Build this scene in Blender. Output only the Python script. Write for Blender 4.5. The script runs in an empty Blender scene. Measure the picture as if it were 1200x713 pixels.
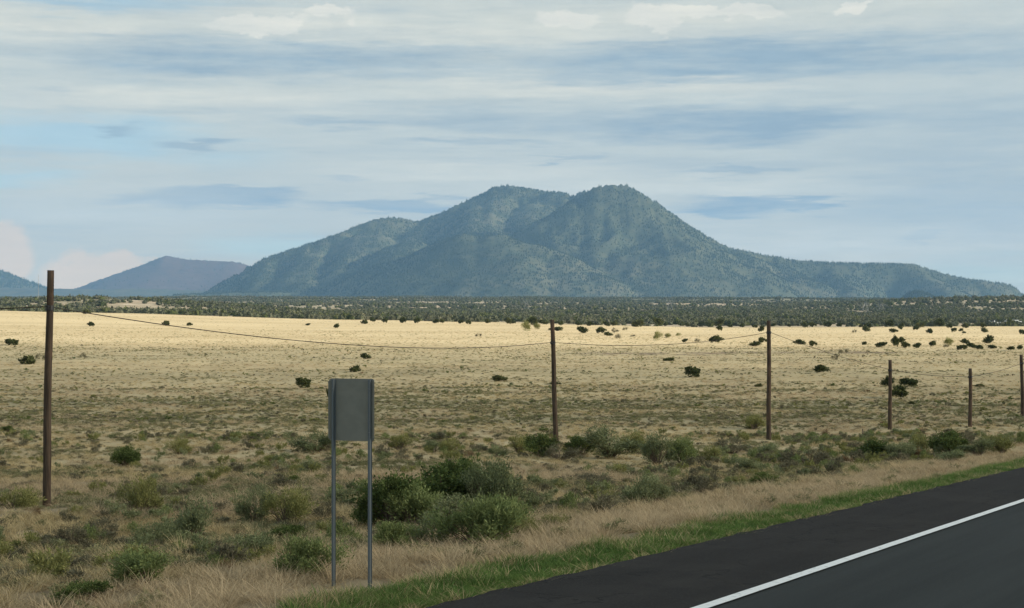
import bpy, math, random
import numpy as np
from mathutils import Vector
R = math.radians
scene = bpy.context.scene
C = scene.collection
rng = np.random.default_rng(7)
random.seed(7)

# ------------------------------------------------------------------ camera
EZ = 2.4                      # eye height above the road
F = 1903.0                    # focal length in photo pixels (1200 wide)
HROW = 362.0                  # row of the true horizon in the photograph
cam = bpy.data.cameras.new('camera'); cam.sensor_width = 36; cam.lens = F/1200*36
cam.shift_y = (HROW-356.5)/1200
cam.clip_start = 0.3; cam.clip_end = 40000
camo = bpy.data.objects.new('camera', cam); C.objects.link(camo)
camo.location = (0, 0, EZ); camo.rotation_euler = (R(90), 0, 0)
scene.camera = camo

# ------------------------------------------------------------------ light
SUN_AZ, SUN_EL = R(99), R(20)          # clockwise from the view direction (+Y)
sdir = Vector((math.sin(SUN_AZ)*math.cos(SUN_EL), math.cos(SUN_AZ)*math.cos(SUN_EL), math.sin(SUN_EL)))
sun = bpy.data.lights.new('sun', 'SUN'); sun.energy = 4.8; sun.angle = R(0.53); sun.color = (1.0, 0.89, 0.70)
suno = bpy.data.objects.new('sun', sun); C.objects.link(suno)
suno.rotation_euler = sdir.to_track_quat('Z', 'Y').to_euler()
vs = scene.view_settings
vs.view_transform = 'Standard'; vs.look = 'None'; vs.exposure = 0.75; vs.gamma = 1; vs.use_curve_mapping = False
scene.cycles.use_denoising = True
scene.cycles.max_bounces = 5; scene.cycles.diffuse_bounces = 3; scene.cycles.glossy_bounces = 2
scene.cycles.transmission_bounces = 3; scene.cycles.volume_bounces = 1; scene.cycles.transparent_max_bounces = 6
HAZE = 4.5e-5

class G:
    """a little writer for math nodes"""
    def __init__(s, nt): s.nt = nt; s.N = nt.nodes; s.L = nt.links
    def new(s, t, **k):
        n = s.N.new(t)
        for a, b in k.items(): setattr(n, a, b)
        return n
    def put(s, sock, v):
        if isinstance(v, bpy.types.NodeSocket): s.L.new(v, sock)
        elif v is not None:
            if isinstance(v, (tuple, list)) and sock.type == 'RGBA' and len(v) == 3: v = (*v, 1)
            sock.default_value = v
    def m(s, op, a, b=None, c=None, clamp=False):
        n = s.new('ShaderNodeMath', operation=op, use_clamp=clamp)
        for i, v in enumerate((a, b, c)):
            if v is not None: s.put(n.inputs[i], v)
        return n.outputs[0]
    def add(s, a, b): return s.m('ADD', a, b)
    def sub(s, a, b): return s.m('SUBTRACT', a, b)
    def mul(s, a, b): return s.m('MULTIPLY', a, b)
    def comb(s, x, y, z=0.0):
        n = s.new('ShaderNodeCombineXYZ')
        for i, v in enumerate((x, y, z)): s.put(n.inputs[i], v)
        return n.outputs[0]
    def noise(s, vec, scale, detail=4, rough=0.55, dim='3D', dist=0.0):
        n = s.new('ShaderNodeTexNoise', noise_dimensions=dim)
        s.put(n.inputs['Vector'], vec); n.inputs['Scale'].default_value = scale
        n.inputs['Detail'].default_value = detail; n.inputs['Roughness'].default_value = rough
        n.inputs['Distortion'].default_value = dist
        return n.outputs[0]
    def smooth(s, x, a, b):
        n = s.new('ShaderNodeMapRange', interpolation_type='SMOOTHSTEP')
        s.put(n.inputs[0], x); s.put(n.inputs[1], a); s.put(n.inputs[2], b)
        return n.outputs[0]
    def lin(s, x, a, b, c=0.0, d=1.0):
        n = s.new('ShaderNodeMapRange')
        for i, v in enumerate((x, a, b, c, d)): s.put(n.inputs[i], v)
        return n.outputs[0]
    def mix(s, f, a, b, blend='MIX'):
        n = s.new('ShaderNodeMix', data_type='RGBA', blend_type=blend)
        s.put(n.inputs[0], f); s.put(n.inputs[6], a); s.put(n.inputs[7], b)
        return n.outputs[2]
    def vscale(s, v, sc):
        n = s.new('ShaderNodeVectorMath', operation='MULTIPLY'); s.put(n.inputs[0], v); n.inputs[1].default_value = sc
        return n.outputs[0]

# ------------------------------------------------------------------ sky: Nishita with streaky evening cloud
w = bpy.data.worlds.new('World'); scene.world = w; w.use_nodes = True
g = G(w.node_tree); g.N.clear()
sky = g.new('ShaderNodeTexSky', sky_type='NISHITA'); sky.sun_disc = False
sky.sun_elevation = SUN_EL; sky.sun_rotation = SUN_AZ; sky.altitude = 1600; sky.air_density = 1.0; sky.dust_density = 0.6
tc = g.new('ShaderNodeTexCoord').outputs['Generated']
sp = g.new('ShaderNodeSeparateXYZ'); g.L.new(tc, sp.inputs[0]); dx, dy, dz = sp.outputs
az = g.m('ARCTAN2', dx, dy)
el = g.m('ARCSINE', dz)
vec = g.comb(g.mul(az, 3.0), g.mul(el, 26.0), 0.0)       # streaks lie flat
warp1 = g.sub(g.noise(vec, 2.2, 5, 0.6), 0.5)
warp2 = g.sub(g.noise(vec, 5.5, 6, 0.62), 0.5)
wa = g.add(az, g.mul(warp1, 0.10))
we = g.add(el, g.add(g.mul(warp1, 0.022), g.mul(warp2, 0.020)))
fine = g.noise(g.comb(g.mul(az, 5.0), g.mul(el, 40.0), 3.0), 3.0, 7, 0.62)
def pa(px): return math.atan((px-600)/F)
def pe(row): return math.atan((HROW-row)/F)
def ell(px, row, rx, ry, soft=0.9):
    """soft elliptical cloud at a bearing and height"""
    a = g.mul(g.sub(wa, pa(px)), F/rx); b = g.mul(g.sub(we, pe(row)), F/ry)
    d = g.m('SQRT', g.add(g.mul(a, a), g.mul(b, b)))
    return g.sub(1.0, g.smooth(d, 1.0-soft, 1.0+soft*0.35))
def union(lst):
    o = None
    for k, args in lst:
        e = g.mul(ell(*args), k)
        o = e if o is None else g.m('MAXIMUM', o, e)
    return o
K = 1/0.1                                             # clouds are given as radiance, the background has strength 0.1
def cc(r, gg, b, k=1.0):
    f = lambda v: ((v/255+0.055)/1.055)**2.4
    s = K*k/2**vs.exposure
    return (f(r)*s, f(gg)*s, f(b)*s)
vec2 = g.comb(g.mul(az, 1.6), g.mul(el, 9.0), 7.3)
cover = g.noise(vec2, 1.7, 5, 0.6)
blue = union([(0.85, (90, 168, 170, 28, .7)), (0.8, (330, 290, 110, 22, .8)), (0.7, (20, 216, 70, 14, .9)), (0.9, (60, 8, 240, 14, .9)),
              (0.75, (1160, 322, 120, 26, 1.)), (0.5, (260, 186, 90, 20, 1.0))])
blue = g.m('MAXIMUM', blue, g.mul(g.smooth(el, 0.24, 0.42), g.smooth(cover, 0.48, 0.62)))
col = g.mix(g.mul(g.smooth(cover, 0.35, 0.7), 0.7), g.mix(g.smooth(el, .03, .12), cc(219, 213, 194), cc(204, 210, 205)), g.mix(g.smooth(el, .03, .12), cc(222, 217, 200), cc(219, 220, 208)))
skyblue = g.mix(0.55, sky.outputs[0], cc(158, 194, 204))
col = g.mix(g.mul(blue, 0.85), col, skyblue)
# higher sky beyond the frame: more of the same broken grey and white
hi = g.smooth(g.noise(g.comb(g.mul(az, 2.0), g.mul(el, 5.0), 1.0), 2.3, 6, 0.6), 0.42, 0.62)
col = g.mix(g.mul(g.smooth(el, 0.19, 0.3), g.mul(hi, 0.85)), col, cc(190, 202, 210))
band = g.smooth(g.noise(g.comb(g.mul(az, 2.0), g.mul(el, 30.0), 11.0), 2.0, 5, 0.6), 0.5, 0.72)
dark = union([(0.9, (330, 72, 360, 30, .8)), (1.0, (900, 72, 430, 34, .8)), (1.0, (860, 148, 250, 24, .7)), (0.62, (620, 138, 300, 16, 1.)),
              (0.62, (1140, 150, 260, 28, 1.)), (0.95, (260, 233, 115, 12, .45)), (0.95, (470, 241, 120, 12, .5)), (1.05, (905, 241, 125, 10, .45)), (.9, (850, 250, 80, 9, .5)),
              (0.75, (850, 252, 70, 8, .7)), (0.55, (1130, 215, 210, 95, 1.)), (0.8, (237, 172, 44, 6, .6)), (0.6, (130, 160, 30, 7, .7)),
              (0.5, (60, 117, 32, 7, .8)), (0.75, (660, 186, 48, 4, .6)), (0.75, (860, 202, 90, 6, .7)), (0.7, (1085, 279, 26, 4, .6)),
              (0.5, (390, 213, 40, 4, .7)), (0.75, (545, 170, 120, 8, .8)), (0.6, (420, 143, 120, 9, .8))])
dark = g.mul(dark, g.lin(fine, 0.32, 0.62, 0.5, 1.1))
dark = g.m('MAXIMUM', dark, g.mul(band, 0.35), clamp=True)
col = g.mix(dark, col, g.mix(g.smooth(el, .08, .15), cc(156, 173, 186), cc(156, 177, 191)))
lite = union([(0.6, (330, 26, 150, 14, 1.)), (0.6, (780, 24, 200, 18, 1.)), (0.7, (720, 104, 260, 12, .9)),
              (0.65, (60, 40, 170, 20, .9)), (0.8, (960, 288, 260, 26, 1.)), (0.7, (560, 205, 240, 18, 1.)), (0.75, (200, 122, 240, 14, 1.)), (0.7, (760, 222, 330, 16, .9)),
              (0.5, (130, 245, 200, 28, 1.)), (0.45, (640, 40, 500, 12, 1.0))])
lite = g.mul(lite, g.lin(fine, 0.36, 0.6, 0.5, 1.2))
lite = g.m('MINIMUM', lite, 1.0)
col = g.mix(lite, col, cc(233, 230, 215))
we2 = g.add(el, g.mul(g.sub(g.noise(g.comb(g.mul(az, 14.0), g.mul(el, 24.0), 5.0), 2.5, 5, 0.6), 0.5), 0.03))
def cum(px, row, rx, ry):
    a = g.mul(g.sub(az, pa(px)), F/rx); b = g.mul(g.sub(we2, pe(row)), F/ry)
    return g.sub(1.0, g.smooth(g.m('SQRT', g.add(g.mul(a, a), g.mul(b, b))), 0.72, 1.0))
pf = None
for a_ in ((300, 30, 70, 12), (385, 21, 34, 10), (665, 22, 44, 13), (765, 25, 38, 15), (800, 20, 44, 9), (860, 18, 70, 8), (1000, 14, 26, 5)):
    e_ = cum(*a_); pf = e_ if pf is None else g.m('MAXIMUM', pf, e_)
col = g.mix(g.mul(pf, g.lin(fine, 0.35, 0.6, 0.55, 1.0)), col, cc(236, 233, 220))
cm = g.m('MAXIMUM', cum(0, 306, 42, 42), cum(125, 328, 85, 34))
col = g.mix(g.mul(cm, 0.9), col, cc(255, 224, 190))
wisp = g.noise(g.comb(g.mul(az, 7.0), g.mul(el, 70.0), g.mul(warp1, 1.5)), 2.2, 6, 0.68)
wisp = g.mul(g.sub(wisp, 0.5), g.lin(cover, .3, .7, .35, 1.0))
bil_ = g.sub(g.noise(g.comb(g.mul(we2, 26.0), g.mul(az, 11.0), 2.0), 2.2, 6, 0.66), 0.5)
wisp = g.add(g.mul(wisp, 1.25), g.mul(g.mul(bil_, g.smooth(el, .05, .16)), .75))
wf = g.add(1.0, g.mul(wisp, 0.42))
wc = g.comb(wf, g.add(1.0, g.mul(wisp, 0.34)), g.add(1.0, g.mul(wisp, 0.24)))
col = g.mix(1.0, col, wc, 'MULTIPLY')
bg = g.new('ShaderNodeBackground'); bg.inputs['Strength'].default_value = 0.1
g.L.new(col, bg.inputs[0])
out = g.new('ShaderNodeOutputWorld'); g.L.new(bg.outputs[0], out.inputs[0])
w.cycles.sampling_method = 'MANUAL'; w.cycles.sample_map_resolution = 512

# ------------------------------------------------------------------ numeric noise
def vnoise(x, y, seed=0):
    xi = np.floor(x).astype(np.int64); yi = np.floor(y).astype(np.int64)
    xf = x-xi; yf = y-yi
    u = xf*xf*(3-2*xf); v = yf*yf*(3-2*yf)
    def h(a, b):
        n = (a*374761393 + b*668265263 + seed*1442695041) & 0x7fffffff
        n = ((n ^ (n >> 13))*1274126177) & 0x7fffffff
        return ((n ^ (n >> 16)) & 0xffff)/65535.0
    return (h(xi, yi)*(1-u)+h(xi+1, yi)*u)*(1-v)+(h(xi, yi+1)*(1-u)+h(xi+1, yi+1)*u)*v
def fbm(x, y, octv=4, seed=0, gain=0.5, ridged=False):
    s = 0; a = 1; t = 0
    for i in range(octv):
        n = vnoise(x*2**i+i*17.3, y*2**i-i*9.1, seed+i)
        if ridged: n = 1-np.abs(2*n-1)
        s = s+a*n; t += a; a *= gain
    return s/t
def sstep(x, a, b):
    t = np.clip((x-a)/(b-a), 0, 1); return t*t*(3-2*t)

# ------------------------------------------------------------------ lie of the land (world metres)
UH = np.array([0.4631, 0.8863])          # the way the road runs, downhill to the right
TH = np.array([-0.8863, 0.4631])         # across it, towards the field
D_LINE, D_EDGE, D_GREEN = 5.99, 8.33, 9.55
def road_z(s):
    s = np.asarray(s, float)
    k = 0.0433
    a = np.where(s < 75, -k*s, -k*75 - k*60*(1-np.exp(-(np.maximum(s, 75)-75)/60)))
    return np.where(s < -60, k*60, a)
YP = np.array([-50, 18, 20, 24, 30, 37, 50, 72, 90, 120, 150, 200, 270, 340, 450, 590, 700, 900, 1200, 1600, 2200, 3000, 4000, 6000, 9000, 16000.])
RP = np.array([0, 713, 700, 668, 630, 598, 566, 525, 502, 474, 452, 429, 410, 399, 389.5, 383, 384, 378, 372, 366, 359, 353.5, 351.3, 350.5, 351, 354.])
ZP = (HROW-RP)/F*YP; ZP[0] = ZP[1]
_ly = np.log(np.maximum(YP, 10)); _ly[0] = np.log(5)
_lf = np.linspace(_ly[0], _ly[-1], 2000); _zf = np.interp(_lf, _ly, ZP)
_k = np.hanning(61); _k /= _k.sum(); _zs = np.convolve(np.pad(_zf, 30, 'edge'), _k, 'valid')
def gz(Y):
    return np.interp(np.log(np.maximum(Y, 5.0)), _lf, _zs)
def hz(X, Y, micro=True):
    """ground height in world z"""
    X = np.asarray(X, float); Y = np.asarray(Y, float)
    s = X*UH[0]+Y*UH[1]; d = X*TH[0]+Y*TH[1]
    r = np.hypot(X, Y)
    z = gz(Y)
    # the plain tilts up to the left towards its far edge
    pxe = X*(F/590)+600
    rise = np.interp(pxe, [-600, 0, 200, 400, 600, 700, 820], [6.6, 6.0, 4.5, 2.6, 1.5, 0.7, 0.0])
    z = z+rise*sstep(Y, 180, 590)*(1-sstep(Y, 620, 1500)*0.8)
    z = z+14*np.exp(-((X-560)/190)**2-((Y-1850)/260)**2)      # wooded knoll at the right
    z = z+8*np.exp(-((X+262)/90)**2-((Y-1120)/150)**2)+8*np.exp(-((X+400)/120)**2-((Y-1180)/170)**2)      # bare slopes at the left
    far = sstep(r, 700, 1800)
    z = z+far*(fbm(X/260, Y/260, 4, 3)-0.5)*(9+10*sstep(r, 1500, 4000))
    z = z+(fbm(X/45, Y/60, 3, 11)-0.5)*0.9*sstep(r, 70, 240)*(1-far)
    z = z+EZ
    e = d-D_EDGE
    shoulder = road_z(s)-0.05-np.clip(e, 0, 3)*0.055
    z = shoulder*(1-sstep(e, 1.6, 9.0))+z*sstep(e, 1.6, 9.0)
    e2 = -(d+9.0)
    z = np.where(d < D_EDGE, road_z(s)-0.05-sstep(e2, 0, 12)*1.2, z)
    z = np.where((d < D_EDGE) & (d > -9.0), road_z(s)-0.06, z)
    if micro:
        k = sstep(e, 0.3, 2.5)
        z = z+k*((fbm(X/1.1, Y/1.1, 3, 21)-0.5)*0.16+(fbm(X/5, Y/5, 2, 22)-0.5)*0.35)*(1-sstep(r, 150, 500))
    return z
_RY = np.exp(np.linspace(np.log(12), np.log(15000), 6000))
def at(px, row):
    """where the sight line through a pixel of the photograph meets the ground"""
    X = (px-600)/F*_RY; z = EZ+(HROW-row)/F*_RY
    below = z <= hz(X, _RY, False)
    i = int(np.argmax(below)) if below.any() else len(_RY)-1
    y = _RY[i]; x = (px-600)/F*y
    return x, y, float(hz(x, y))

# ------------------------------------------------------------------ object helpers
def tag(o, label=None, cat=None, group=None, kind=None):
    if label: o['label'] = label
    if cat: o['category'] = cat
    if group: o['group'] = group
    if kind: o['kind'] = kind
    return o
def mesh(name, v, f, mat=None, smooth=False):
    me = bpy.data.meshes.new(name)
    me.from_pydata([tuple(map(float, p)) for p in v] if not isinstance(v, np.ndarray) else v.tolist(), [], f if isinstance(f, list) else f.tolist())
    if mat:
        for mm in (mat if isinstance(mat, (list, tuple)) else [mat]): me.materials.append(mm)
    if smooth: me.polygons.foreach_set('use_smooth', [True]*len(me.polygons))
    me.update(); return me
def link(name, me, parent=None, loc=(0, 0, 0)):
    o = bpy.data.objects.new(name, me); C.objects.link(o); o.location = loc
    if parent: o.parent = parent
    return o
def grid_mesh(name, V, nr, nc, mat, attrs=None, wrap=False):
    i = np.arange(nr-1)[:, None]; j = np.arange(nc if wrap else nc-1)[None, :]
    j2 = (j+1) % nc
    f = np.stack([i*nc+j, i*nc+j2, (i+1)*nc+j2, (i+1)*nc+j], -1).reshape(-1, 4)
    me = bpy.data.meshes.new(name)
    me.vertices.add(len(V)); me.vertices.foreach_set('co', V.astype(np.float32).ravel())
    me.loops.add(f.size); me.loops.foreach_set('vertex_index', f.astype(np.int32).ravel())
    me.polygons.add(len(f)); me.polygons.foreach_set('loop_start', np.arange(0, f.size, 4, dtype=np.int32))
    me.polygons.foreach_set('use_smooth', np.ones(len(f), bool))
    me.materials.append(mat)
    for k, a in (attrs or {}).items():
        at_ = me.attributes.new(k, 'FLOAT', 'POINT'); at_.data.foreach_set('value', a.astype(np.float32).ravel())
    me.update(calc_edges=True); me.validate(); return me

def material(name):
    m = bpy.data.materials.new(name); m.use_nodes = True
    g = G(m.node_tree); g.N.clear()
    o = g.new('ShaderNodeOutputMaterial'); return m, g, o
def principled(g, o, col, rough=0.9, bump=None, bstr=0.3, bdist=0.1, metal=0.0, spec=0.3):
    p = g.new('ShaderNodeBsdfPrincipled'); g.put(p.inputs['Base Color'], col); g.put(p.inputs['Roughness'], rough)
    p.inputs['Metallic'].default_value = metal; p.inputs['Specular IOR Level'].default_value = spec
    if bump is not None:
        b = g.new('ShaderNodeBump'); b.inputs['Strength'].default_value = bstr; b.inputs['Distance'].default_value = bdist
        g.L.new(bump, b.inputs['Height']); g.L.new(b.outputs[0], p.inputs['Normal'])
    g.L.new(p.outputs[0], o.inputs[0]); return p
def pos(g): return g.new('ShaderNodeNewGeometry').outputs['Position']
def attr(g, n):
    a = g.new('ShaderNodeAttribute'); a.attribute_name = n; return a.outputs['Fac']

def leaf_mat(name, cols, trans=0.25, patch=0.25, rough=0.8, per=0.5):
    """foliage or grass: colours vary by plant, by leaf and by patch of ground"""
    m, g, o = material(name)
    rnd = g.new('ShaderNodeObjectInfo').outputs['Random']
    n = g.noise(pos(g), patch, 3, 0.6)
    v = attr(g, 'leafv')
    t = g.add(g.add(g.mul(rnd, 0.35), g.mul(g.smooth(n, 0.3, 0.7), 0.35)), g.mul(v, 0.3))
    cr = g.new('ShaderNodeValToRGB'); g.L.new(t, cr.inputs[0]); cr.color_ramp.elements[0].color = (*cols[0], 1); cr.color_ramp.elements[0].position = 0.1
    cr.color_ramp.elements[1].color = (*cols[-1], 1); cr.color_ramp.elements[1].position = 0.9
    for i, c in enumerate(cols[1:-1]):
        e = cr.color_ramp.elements.new(0.1+0.8*(i+1)/(len(cols)-1)); e.color = (*c, 1)
    c = cr.outputs[0]
    c = g.mix(per, c, g.mix(1.0, c, g.lin(v, 0, 1, 0.55, 1.5), 'MULTIPLY'))
    d = g.new('ShaderNodeBsdfDiffuse'); g.L.new(c, d.inputs[0])
    tr = g.new('ShaderNodeBsdfTranslucent'); g.L.new(c, tr.inputs[0])
    mx = g.new('ShaderNodeMixShader'); mx.inputs[0].default_value = trans
    g.L.new(d.outputs[0], mx.inputs[1]); g.L.new(tr.outputs[0], mx.inputs[2]); g.L.new(mx.outputs[0], o.inputs[0])
    return m
M = {}
M['straw'] = leaf_mat('straw', [(.34, .27, .145), (.465, .37, .205), (.58, .465, .27)], 0.3, 0.35)
M['pale_straw'] = leaf_mat('pale_straw', [(.38, .295, .18), (.48, .375, .235), (.58, .46, .30)], 0.3, 0.3)
M['forb'] = leaf_mat('forb', [(.15, .15, .08), (.24, .235, .125), (.32, .29, .155)], 0.2, 0.3)
M['green_grass'] = leaf_mat('green_grass', [(.075, .14, .042), (.12, .195, .055), (.20, .25, .085)], 0.35, 0.8)
M['bush_green'] = leaf_mat('bush_green', [(.06, .09, .032), (.11, .145, .05), (.18, .21, .075)], 0.25, 1.2)
M['bush_light'] = leaf_mat('bush_light', [(.13, .17, .065), (.20, .24, .095), (.29, .32, .14)], 0.25, 1.2)
M['bush_sage'] = leaf_mat('bush_sage', [(.13, .155, .08), (.20, .225, .115), (.28, .295, .16)], 0.2, 1.2)
M['bush_olive'] = leaf_mat('bush_olive', [(.15, .16, .06), (.22, .225, .085), (.31, .30, .12)], 0.25, 1.2)
M['bush_grey'] = leaf_mat('bush_grey', [(.10, .095, .065), (.155, .145, .095), (.23, .21, .135)], 0.15, 1.2)
M['bush_rust'] = leaf_mat('bush_rust', [(.15, .10, .055), (.20, .135, .075), (.27, .19, .11)], 0.2, 1.2)
M['juniper'] = leaf_mat('juniper', [(.045, .058, .025), (.08, .095, .038), (.135, .14, .062)], 0.1, 0.05)
M['belt'] = leaf_mat('belt_tree', [(.068, .078, .052), (.10, .108, .070), (.15, .145, .10)], 0.1, 0.01)
M['pine'] = leaf_mat('pine', [(.044, .058, .032), (.060, .078, .040), (.085, .10, .052)], 0.1, 0.004)
m, g, o = material('twig'); principled(g, o, (.13, .10, .075), 0.9); M['twig'] = m

# ground: dry grass soil with bands of green herbs, pale openings farther off
m, g, o = material('ground_dry_grass'); P_ = pos(g)
n1 = g.noise(P_, 0.9, 6, 0.7); n2 = g.noise(P_, 0.12, 5, 0.6); n3 = g.noise(g.vscale(P_, (0.25, 1, 1)), 0.03, 4, 0.6)
n4 = g.noise(P_, 0.006, 5, 0.6)
c = g.mix(g.smooth(n2, 0.35, 0.65), (.36, .285, .165), (.49, .40, .24))
c = g.mix(g.mul(g.smooth(n3, 0.4, 0.65), 0.35), c, (.33, .30, .19))
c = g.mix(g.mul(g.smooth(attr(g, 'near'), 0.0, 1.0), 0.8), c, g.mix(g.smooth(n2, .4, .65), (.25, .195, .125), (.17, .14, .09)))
c = g.mix(g.mul(attr(g, 'band'), g.lin(n1, 0.3, 0.65, .35, 1.0)), c, (.215, .20, .12))
c = g.mix(attr(g, 'sun_tint'), c, g.mix(g.smooth(n3, .35, .6), (.57, .455, .27), (.68, .55, .34)))  # sunlight on the far plain painted into its colour as paler gold
c = g.mix(g.mul(attr(g, 'scar'), g.smooth(g.noise(P_, 0.35, 4, .6), 0.42, 0.6)), c, (.16, .12, .09))
bl = g.mix(g.smooth(n4, 0.35, 0.65), (.40, .32, .23), (.27, .24, .155))
bl = g.mix(g.smooth(g.noise(P_, 0.06, 4, .65), 0.52, 0.62), bl, (.52, .44, .34))
bl = g.mix(attr(g, 'farwood'), bl, g.mix(g.smooth(n4, .4, .6), (.085, .095, .06), (.13, .13, .08)))
c = g.mix(attr(g, 'belt'), c, bl)
c = g.mix(attr(g, 'verge'), c, (.10, .105, .05))
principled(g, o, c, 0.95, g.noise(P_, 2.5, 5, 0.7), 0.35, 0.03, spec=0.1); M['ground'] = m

# ------------------------------------------------------------------ the ground sheet
th = np.concatenate([np.arange(-180, -26, 3.0), np.arange(-26, 26, 0.2), np.arange(26, 180, 3.0)])
th = R(1)*th
rad = np.exp(np.arange(np.log(2.0), np.log(16000), 0.0195))
TT, RR = np.meshgrid(th, rad)
GX = RR*np.sin(TT); GY = RR*np.cos(TT)
GZ = hz(GX, GY)
dd = GX*TH[0]+GY*TH[1]
def bands(Y, X):
    """strips of low green herbs lying across the plain"""
    b = 0
    yy = Y+ (fbm(X/30, Y/60, 3, 5)-0.5)*30*np.clip(Y/200, 0.3, 1.5)
    for c0, wd, k in ((100, 10, .8), (118, 9, .9), (140, 7, .5), (175, 14, .55), (225, 16, .5), (262, 22, .6)):
        b = np.maximum(b, k*np.exp(-((yy-c0)/wd)**2))
    return b
band = bands(GY, GX)*(GY > 60)
sun_tint = sstep(GY+(fbm(GX/60, GY/60, 3, 9)-.5)*60, 170, 330)*(1-sstep(GY, 560, 640))*0.9  # where the painted sunlit colour fades in and ends
sun_tint = sun_tint*(1-0.35*np.exp(-((GY-262-(fbm(GX/50, GY/50, 2, 31)-.5)*50)/26)**2))
scar = np.exp(-((GY-255-0.06*(GX-30))/5)**2)*(GX > 10)*(GX < 60)+0
belt = sstep(GY, 600, 690)
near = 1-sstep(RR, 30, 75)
verge = (1-sstep(dd, D_GREEN-0.4, D_GREEN+0.5))*(dd > D_EDGE-2)
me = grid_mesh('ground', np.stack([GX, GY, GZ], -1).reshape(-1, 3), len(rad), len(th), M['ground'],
               dict(band=band, sun_tint=sun_tint, scar=scar, belt=belt, farwood=sstep(GY, 2300, 3600), near=near, verge=verge), wrap=True)
tag(link('ground', me), 'dry grass plain with greener bands running to the wooded rise', kind='structure')

# ------------------------------------------------------------------ road
def strip(name, d0, d1, lift, mat, rag0=0.0, rag1=0.0, thick=0.0, s0=-60, s1=420, step=0.25):
    ss = np.concatenate([np.arange(s0, 0, 2.0), np.arange(0, 80, step), np.arange(80, s1, 2.0)])
    n = len(ss); j = lambda k, a: (fbm(ss*2.3, ss*0+k, 4, 40+k)-0.5)*2*a
    cols = [(d0+j(1, rag0), 0), (d1+j(2, rag1), 0)]
    if thick: cols = [(d0+j(1, rag0), -thick), *cols, (d1+j(2, rag1)+0.03, -thick)]
    V = []
    for dv, zz in cols:
        V.append(np.stack([ss*UH[0]+dv*TH[0], ss*UH[1]+dv*TH[1], road_z(ss)+lift+zz], -1))
    V = np.stack(V, 1).reshape(-1, 3)
    me = grid_mesh(name, V, n, len(cols), mat)
    me.polygons.foreach_set('use_smooth', [False]*len(me.polygons))
    return tag(link(name, me), kind='structure')
m, g, o = material('asphalt_lane'); P_ = pos(g)
rot = g.new('ShaderNodeVectorRotate', rotation_type='Z_AXIS'); g.L.new(P_, rot.inputs['Vector']); rot.inputs['Angle'].default_value = math.atan2(UH[0], UH[1])
sv = rot.outputs[0]                                  # y now runs along the road
streak = g.noise(g.vscale(sv, (2.2, 0.05, 1)), 1.0, 4, 0.6)
grit = g.noise(P_, 34, 4, 0.8)
c = g.mix(g.smooth(streak, 0.3, 0.7), (.018, .022, .0225), (.029, .034, .034))
c = g.mix(g.mul(g.smooth(grit, 0.48, 0.72), 0.35), c, (.06, .064, .062))
principled(g, o, c, 0.85, grit, 0.35, 0.01, spec=0.12); M['lane'] = m
m, g, o = material('asphalt_shoulder'); P_ = pos(g)
rot = g.new('ShaderNodeVectorRotate', rotation_type='Z_AXIS'); g.L.new(P_, rot.inputs['Vector']); rot.inputs['Angle'].default_value = math.atan2(UH[0], UH[1])
sv = rot.outputs[0]
streak = g.noise(g.vscale(sv, (1.6, 0.12, 1)), 1.2, 5, 0.65)
grit = g.noise(P_, 30, 4, 0.8); patchn = g.noise(P_, 0.8, 4, .6)
c = g.mix(g.smooth(streak, 0.3, 0.7), (.0135, .0125, .012), (.021, .0195, .0185))
c = g.mix(g.mul(g.smooth(grit, 0.5, 0.74), 0.5), c, (.075, .07, .063))
c = g.mix(g.mul(g.smooth(g.noise(P_, .45, 5, .65), .5, .66), .35), c, (.036, .033, .030))
vo = g.new('ShaderNodeTexVoronoi', feature='DISTANCE_TO_EDGE')
wv = g.new('ShaderNodeVectorMath', operation='ADD'); g.L.new(g.vscale(sv, (1.1, 0.32, 1)), wv.inputs[0])
nz = g.new('ShaderNodeTexNoise'); g.L.new(P_, nz.inputs['Vector']); nz.inputs['Scale'].default_value = 1.6; nz.inputs['Detail'].default_value = 4
g.L.new(nz.outputs[1], wv.inputs[1]); g.L.new(wv.outputs[0], vo.inputs['Vector']); vo.inputs['Scale'].default_value = 0.55
crack = g.mul(g.sub(1.0, g.smooth(vo.outputs[0], 0.004, 0.014)), g.smooth(patchn, 0.42, 0.55))
c = g.mix(g.mul(crack, 0.75), c, (.010, .010, .010))
principled(g, o, c, 0.88, g.sub(grit, g.mul(crack, 1.5)), 0.4, 0.012, spec=0.10); M['shoulder'] = m
m, g, o = material('line_paint'); P_ = pos(g)
wear = g.smooth(g.noise(P_, 9, 6, .75), 0.54, 0.70)
c = g.mix(wear, (.74, .76, .76), (.30, .31, .31)); principled(g, o, c, 0.6, spec=0.3); M['line'] = m
m, g, o = material('yellow_paint'); principled(g, o, (.65, .42, .05), 0.6); M['yellow'] = m
tag(strip('road_shoulder', D_LINE-0.02, D_EDGE, 0.012, M['shoulder'], 0, 0.10, 0.09), 'dark cracked asphalt shoulder beside the green verge')
tag(strip('road', -9.0, D_LINE-0.02, 0.0, M['lane'], 0.03, 0, 0.08), 'grey asphalt highway lanes')
tag(strip('edge_line', D_LINE-0.075, D_LINE+0.075, 0.017, M['line'], 0.004, 0.004), 'white painted edge line along the highway lane')
for dv in (0.1, 0.35): tag(strip('centre_line', dv-0.05-2.0, dv+0.05-2.0, 0.005, M['yellow'], 0.004, 0.004), 'yellow painted centre line')

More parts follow.
